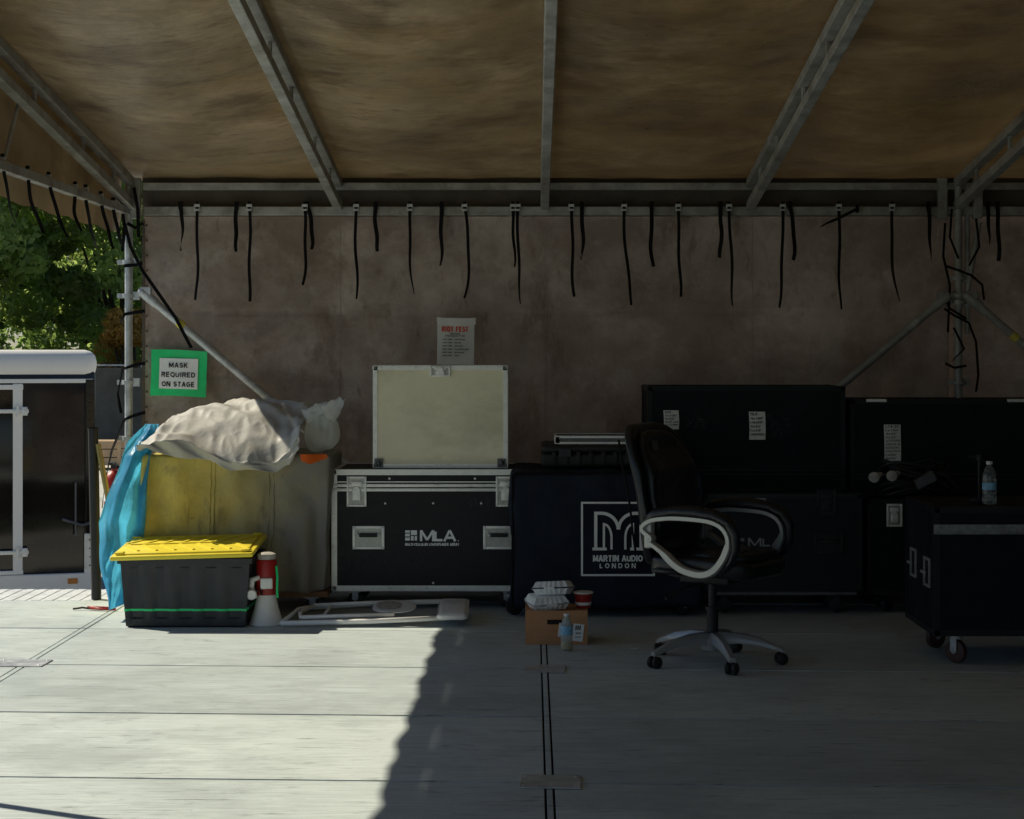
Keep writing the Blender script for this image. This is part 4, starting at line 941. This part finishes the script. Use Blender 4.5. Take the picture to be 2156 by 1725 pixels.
Yg=10.2; zb=ztp+.012
e=thing("plastic_bag",(wx(672,Yg),Yg,zb),"rounded bundle of crumpled clear plastic sheeting on the cart","plastic bag")
mb=MB()
def bagp(p):
    q=p.copy(); n_=p.normalized(); q+=n_*(.024*noise.noise(p*9)+.010*soft(Vector((p.x*18,p.y*18,p.z*8)))-.008); q.x+=.16*(q.z+.1); q.z+=.11; return q
mb.pillow((.105,.09,.115),.85,bagp,80,44); part(mb,"bag_body",CLEAR,e,smooth=True)
for k,(ox,oy,rr,h0,h1,tl) in enumerate([(.055,-.02,.044,.14,.29,.15),(-.03,-.03,.036,.13,.25,-.05)]):
    mb=MB()
    def sh(u,v):
        a=u*2*math.pi; r=rr*(.6+.6*v); p=Vector((math.cos(a),math.sin(a),v*2.2+k*5))
        r*=1+.3*noise.noise(p*1.3)+.12*ridg(p*2.3)
        z=h0+(h1-h0)*v+.03*noise.noise(p*2)*v+.02*v*math.cos(a)
        return Vector((ox+r*math.cos(a)*1.3+tl*(z-h0),oy+r*math.sin(a)*.8,z))
    mb.grid(sh,48,18); part(mb,"bag_handle",CLEAR,e,smooth=True)
Yq=9.93
mb=MB(); mb.grid(lambda u,v:Vector((.15*u-.01*v,-.012-.015*math.sin(u*6)-.03*(1-v),-.055*(1-v)*(1-abs(u-.35))+.01)),10,6); top(mb,"orange_cloth",ORANGE,"small orange cloth corner poking over the cart edge","cloth",(wx(636,Yq),Yq,ztp),smooth=True)
def pipe(x0,y0,x1,y1,Y,Y2,r,lab,mat=PIPE):
    A=Vector((wx(x0,Y),Y,max(0,wz(y0,Y)))); B=Vector((wx(x1,Y2),Y2,wz(y1,Y2)))-A
    mb=MB(); n=18; mb.tube([(0,0,0),B],r,18,cap=False); d=B.normalized(); mb.tube([B-d*.003,B*0+d*.003],r*.86,18,cap=False); 
    mb.tube([B-d*.012,B],[r*1.06,r*1.06],18,cap=False)
    top(mb,"metal_pipe",mat,lab,"pipe",tuple(A),smooth='auto')
pipe(203,1262,196,901,10.58,10.5,.030,"black open-ended pipe standing at the deck edge")
pipe(243,1130,206,935,10.45,10.5,.017,"thin brass-coloured pipe leaning behind the blue tarp",M("brass_tube",(.35,.27,.10),.4,.6))
Ye=11.1; e=thing("fire_extinguisher",(wx(241,Ye),Ye,wz(1085,Ye)),"red fire extinguisher hanging by the corner post","fire extinguisher")
mb=MB(); mb.lathe([(.03,0),(.062,.01),(.065,.03),(.065,.22),(.05,.26),(.02,.28),(.02,.30)],seg=24); part(mb,"cylinder",REDP,e,smooth='auto')
mb=MB(); mb.box((0,0,.31),(.03,.08,.03)); mb.box((0,-.05,.33),(.025,.10,.012)); mb.tube([(0,.02,.31),(.06,.02,.29),(.08,0,.2),(.075,0,.08)],.008,8); part(mb,"valve_and_hose",RUB,e)
mb=MB(); mb.lathe([(.0658,.09),(.066,.091),(.066,.17),(.0658,.171)],seg=24); mb.f=mb.f[:-2]; mb.mi=mb.mi[:-2]; part(mb,"label",WHITEP,e,smooth=True)
# ---------------------------------------------------------------- megaphone
e=thing("megaphone",(wx(561,9.60),9.60,0),"red and white megaphone standing on its bell","megaphone",rz=.2)
mb=MB(); mb.lathe([(.092,.0),(.095,.006),(.090,.014),(.078,.05),(.066,.09),(.056,.13),(.048,.165)],seg=36); mb.lathe([(.085,.004),(.06,.09),(.04,.15)],seg=36); part(mb,"bell",WHP,e,smooth='auto')
mb=MB(); mb.lathe([(.05,.163),(.055,.166),(.056,.24),(.056,.345),(.052,.355)],seg=28); part(mb,"body",REDP,e,smooth='auto')
mb=MB(); mb.lathe([(.046,.355),(.052,.358),(.050,.385),(.034,.392)],seg=28); part(mb,"rear_cap",MESHG,e,smooth='auto')
mb=MB(); mb.rbox(-.036,.030,-.070,-.045,.20,.26,.008); part(mb,"control_panel",WHP,e,smooth='auto')
mb=MB(); mb.tube([(-.04,-.03,.26),(-.080,-.04,.25),(-.085,-.04,.20),(-.060,-.03,.15)],[.014,.018,.018,.013],10); mb.lathe([(.024,0),(.030,.01),(.030,.04),(.024,.05)],(-.085,-.045,.175),16,axis='y'); part(mb,"pistol_grip",WHP,e,smooth='auto')
mb=MB(); mb.tube([(-.04,-.03,.22)]+[(-.07+.05*math.cos(t),-.075,.15+.045*math.sin(t)) for t in [i*.5 for i in range(1,10)]],.004,6); part(mb,"coiled_cord",RUB,e,smooth=True)
mb=MB(); mb.ribbon([(.052,-.03,.32),(.056,-.050,.26),(.054,-.055,.2),(.056,-.055,.15)],.012,(1,.3,0),.002); part(mb,"green_tape",GREENT,e)
# ---------------------------------------------------------------- folding chair flat on deck
e=thing("folding_chair",(wx(592,9.50),9.50,0),"folded white plastic and metal chair lying flat on deck","folding chair",rz=math.radians(1))
mb=MB(); L=.98
mb.tube([(.0,.0,.02),(L*.5,.0,.03),(L-.03,.0,.05)],.014,10); mb.tube([(.10,.38,.05),(L*.5,.38,.075),(L-.03,.38,.085)],.014,10)
mb.tube([(.10,.38,.05),(.05,.37,.045),(.0,.02,.02)],.012,10)
mb.tube([(.10,.05,.045),(L*.62,.05,.06)],.011,10); mb.tube([(.14,.33,.07),(L*.62,.33,.09)],.011,10); mb.tube([(.10,.05,.045),(.08,.19,.05),(.14,.33,.07)],.011,10); mb.tube([(.22,.05,.046),(.24,.33,.07)],.008,8)
part(mb,"frame",WHP,e,smooth=True)
mb=MB(); mb.rbox(L-.14,L+.03,-.03,.40,.035,.075,.030); mb.v=[Vector((p.x,p.y,p.z+p.y*.07)) for p in mb.v]; part(mb,"backrest",WHP,e,smooth='auto')
mb=MB(); mb.pillow((.12,.14,.007),.8,lambda p:p+Vector((.60,.19,.082+p.y*.1)),36,12); part(mb,"seat",WHP,e,smooth=True)
mb=MB(); mb.pillow((.07,.09,.003),.8,lambda p:p+Vector((.57,.19,.091+p.y*.1)),30,8); part(mb,"seat_pattern",MESHG,e)
mb=MB(); mb.m=0; mb.tube([(-.1,0,.01),(-.05,.02,.015),(.0,.0,.012),(.12,-.012,.01)],.006,8); mb.m=1; mb.tube([(-.02,.01,.02),(.08,.03,.012),(.14,.025,.01)],.007,8); mb.tube([(.0,-.0,.015),(.08,-.02,.012),(.15,-.015,.01)],.007,8)
top(mb,"pliers",[RUB,REDP],"black tool with red grips lying on the sunlit deck","tool",(wx(190,fy(1286)),fy(1286),0),smooth=True)
# ---------------------------------------------------------------- trailer
tr=thing("cargo_trailer",(-4.1,16.5,GZ),"white and black enclosed cargo trailer with hinged rear door","trailer",rz=math.radians(15.5))
z0,z1=.43,2.67; Wd=2.3
mb=MB(); mb.rbox(-Wd,0,.02,4.2,z0,z1-.20,.03); part(mb,"body",TRB,tr,smooth='auto')
mb=MB(); mb.rbox(-Wd-.01,.015,-.01,4.22,z1-.27,z1,.11); part(mb,"roof_cap",TRW,tr,smooth='auto')
mb=MB(); mb.rbox(-Wd,.0,-.03,.03,z0-.005,z0+.15,.01); part(mb,"rear_sill",TRW,tr)
mb=MB(); mb.rbox(-Wd,-.02,-.012,.02,z1-.31,z1-.272,.004); part(mb,"header_strip",TRW,tr)
mb=MB()
for x in (-.73,-1.55): mb.rbox(x-.012,x+.075,-.02,.03,z0+.155,z1-.315,.006)
mb.rbox(-2.25,-.65,-.022,.03,z1-.37,z1-.325,.004); mb.rbox(-2.25,-.65,-.022,.03,z0+.155,z0+.19,.004)
part(mb,"door_frame",TRW,tr)
for z in (z0+.36,z0+1.67):
    mb=MB(); mb.rbox(-.86,-.60,-.04,-.02,z-.018,z+.018,.004); mb.rbox(-.66,-.61,-.045,-.02,z-.04,z+.04,.004); mb.cyl((-.70,-.04,z-.05),(-.70,-.04,z+.05),.014); part(mb,"door_hinge",ALU,tr,smooth='auto')
mb=MB(); mb.rbox(-.09,-.005,-.015,.03,z0+.16,z1-.275,.008)
for i in range(22): mb.sph((-.05,-.02,z0+.22+i*.08),.009,6)
part(mb,"corner_post",TRB,tr)
mb=MB(); mb.rbox(-.10,.004,-.022,.05,z0+.0,z0+.52,.006)
for i in range(10):
    for j in range(3): mb.box((-.085+j*.03,-.024,z0+.05+i*.05),(.02,.004,.006),rot=Matrix.Rotation(.7 if (i+j)%2 else -.7,3,'Y'))
part(mb,"diamond_plate",ALU,tr)
mb=MB(); mb.rbox(-.25,-.16,-.045,-.02,z0+.055,z0+.105,.005); part(mb,"marker_lamp",AMB,tr)
mb=MB(); mb.tube([(-.30,-.03,z0+.66),(-.12,-.05,z0+.60),(-.05,-.04,z0+.62)],.014,8); mb.tube([(-.18,-.04,z0+.5),(-.18,-.04,z0+1.0)],.009,8); part(mb,"door_latch",ALUD,tr)
for y in(1.9,2.65):
    for x in(-Wd+.06,-.06):
        mb=MB(); mb.m=0; mb.tube([(x-.1,y,.33),(x-.08,y,.33),(x+.08,y,.33),(x+.1,y,.33)],[.28,.33,.33,.28],28); mb.m=1; mb.tube([(x-.105,y,.33),(x+.105,y,.33)],.19,20); part(mb,"wheel",[RUB,ALU],tr,smooth='auto')
mb=MB(); mb.bx(-Wd+.1,-.1,.2,4.6,.33,.43); mb.tube([(-Wd/2,4.2,.38),(-Wd/2,5.4,.38)],.05,8); mb.cyl((-Wd/2,5.2,0),(-Wd/2,5.2,.5),.03); part(mb,"chassis",PIPE,tr)
# ---------------------------------------------------------------- fence, crate, trees
FNM=M("fence_screen",(.06,.065,.062),.8,var=.5,vs=1.5,bump=.02,bs=3)
mb=MB(); mb.grid(lambda u,v:Vector((-30+60*u,45+.05*math.sin(u*90),GZ+.05+2.25*v)),200,3)
e=thing("screened_fence",(0,0,0),"long chain fence wrapped in dark privacy screen","fence"); part(mb,"screen",FNM,e,smooth=True)
mb=MB()
for i in range(25): mb.cyl((-30+i*2.5,45.1,GZ),(-30+i*2.5,45.1,GZ+2.4),.04,seg=8)
mb.cyl((-30,45.1,GZ+2.36),(30,45.1,GZ+2.36),.025,seg=6); part(mb,"fence_frame",GALV,e)
mb=MB()
for i in range(3): mb.bx(-.5,.5,-.4,.4,.1+i*.19,.27+i*.19)
for a in(-.48,.48):
    for b in(-.4,.4): mb.bx(a-.04,a+.04,b-.03,b+.03,0,.62)
top(mb,"slatted_crate",M("tan_crate",(.50,.36,.22),.8,var=.2),"tan slatted wooden crate standing on the far pavement","crate",(-9.9,40.5,GZ+.004))
import numpy as np
def tree(loc,h,R,nl,leaf,lab,seed,lsz=.16,nc=30,base=.22):
    rg=np.random.default_rng(seed); e=thing("tree",loc,lab,"tree")
    mb=MB(); ht=h*.3
    mb.tube([(0,0,-.1),(.05,0,ht*.5),(0,.1,ht),(.1,.1,h*.75)],[.28,.22,.18,.05],10)
    cl=[]
    for k in range(nc):
        a=rg.uniform(0,6.28); f=rg.uniform(0,1); prof=math.sin(math.pi*min(1,.18+f*.80))**.7
        rr=R*prof*rg.uniform(.35,.95)
        c=np.array([rr*math.cos(a),rr*math.sin(a),h*(base+(.93-base)*f)])
        cl.append((c,rg.uniform(.6,1.35)*R/4.2))
        if k<11: mb.tube([(0,0,ht*.6),tuple(c*.5+np.array([0,0,ht*.3])),tuple(c)],[.1,.06,.02],6)
    part(mb,"trunk",BARK,e,smooth=True)
    vs=[];fs=[]
    per_=nl//len(cl)
    for c,r in cl:
        d=rg.normal(size=(per_,3)); d/=np.linalg.norm(d,axis=1)[:,None]; rad=r*rg.uniform(.45,1.08,per_)[:,None]**.6
        p=c+d*rad*np.array([1.15,1.15,.8])
        t=rg.normal(size=(per_,3)); t/=np.linalg.norm(t,axis=1)[:,None]; n=rg.normal(size=(per_,3))*.8+d; b=np.cross(n,t); b/=np.linalg.norm(b,axis=1)[:,None]; t2=np.cross(b,n); t2/=np.linalg.norm(t2,axis=1)[:,None]
        sz=rg.uniform(.5,1.2,per_)[:,None]*lsz
        q=np.stack([p-t2*sz,p-b*sz*.45,p+t2*sz,p+b*sz*.45],1).reshape(-1,3)
        o=len(vs); vs+=q.tolist(); fs+=[(o+4*i,o+4*i+1,o+4*i+2,o+4*i+3) for i in range(per_)]
    me=bpy.data.meshes.new("crown"); me.from_pydata(vs,[],fs); me.materials.append(leaf)
    ob=bpy.data.objects.new("crown",me); scene.collection.objects.link(ob); ob.parent=e
tree((-16.5,50,GZ),10,4.6,24000,LEAF,"broad green tree behind the fence",1,nc=42)
tree((-12.3,53,GZ),10,3.8,24000,LEAF,"dense green tree beyond the dark fence",2,nc=42)
tree((-22.5,52,GZ),10,4.6,9000,LEAF,"green tree past the cargo trailer",3)
tree((-15,64,GZ),13,6.5,26000,LEAF3,"tall dark green tree filling the gap behind others",4,lsz=.24,nc=50,base=.12)
tree((-10,62,GZ),12,5,18000,LEAF3,"dark green tree in the second row",7,lsz=.24,nc=40,base=.12)
tree((-11.0,48,GZ),3.9,1.5,6000,LEAF2,"small yellowing tree beside the fence",5,lsz=.11)
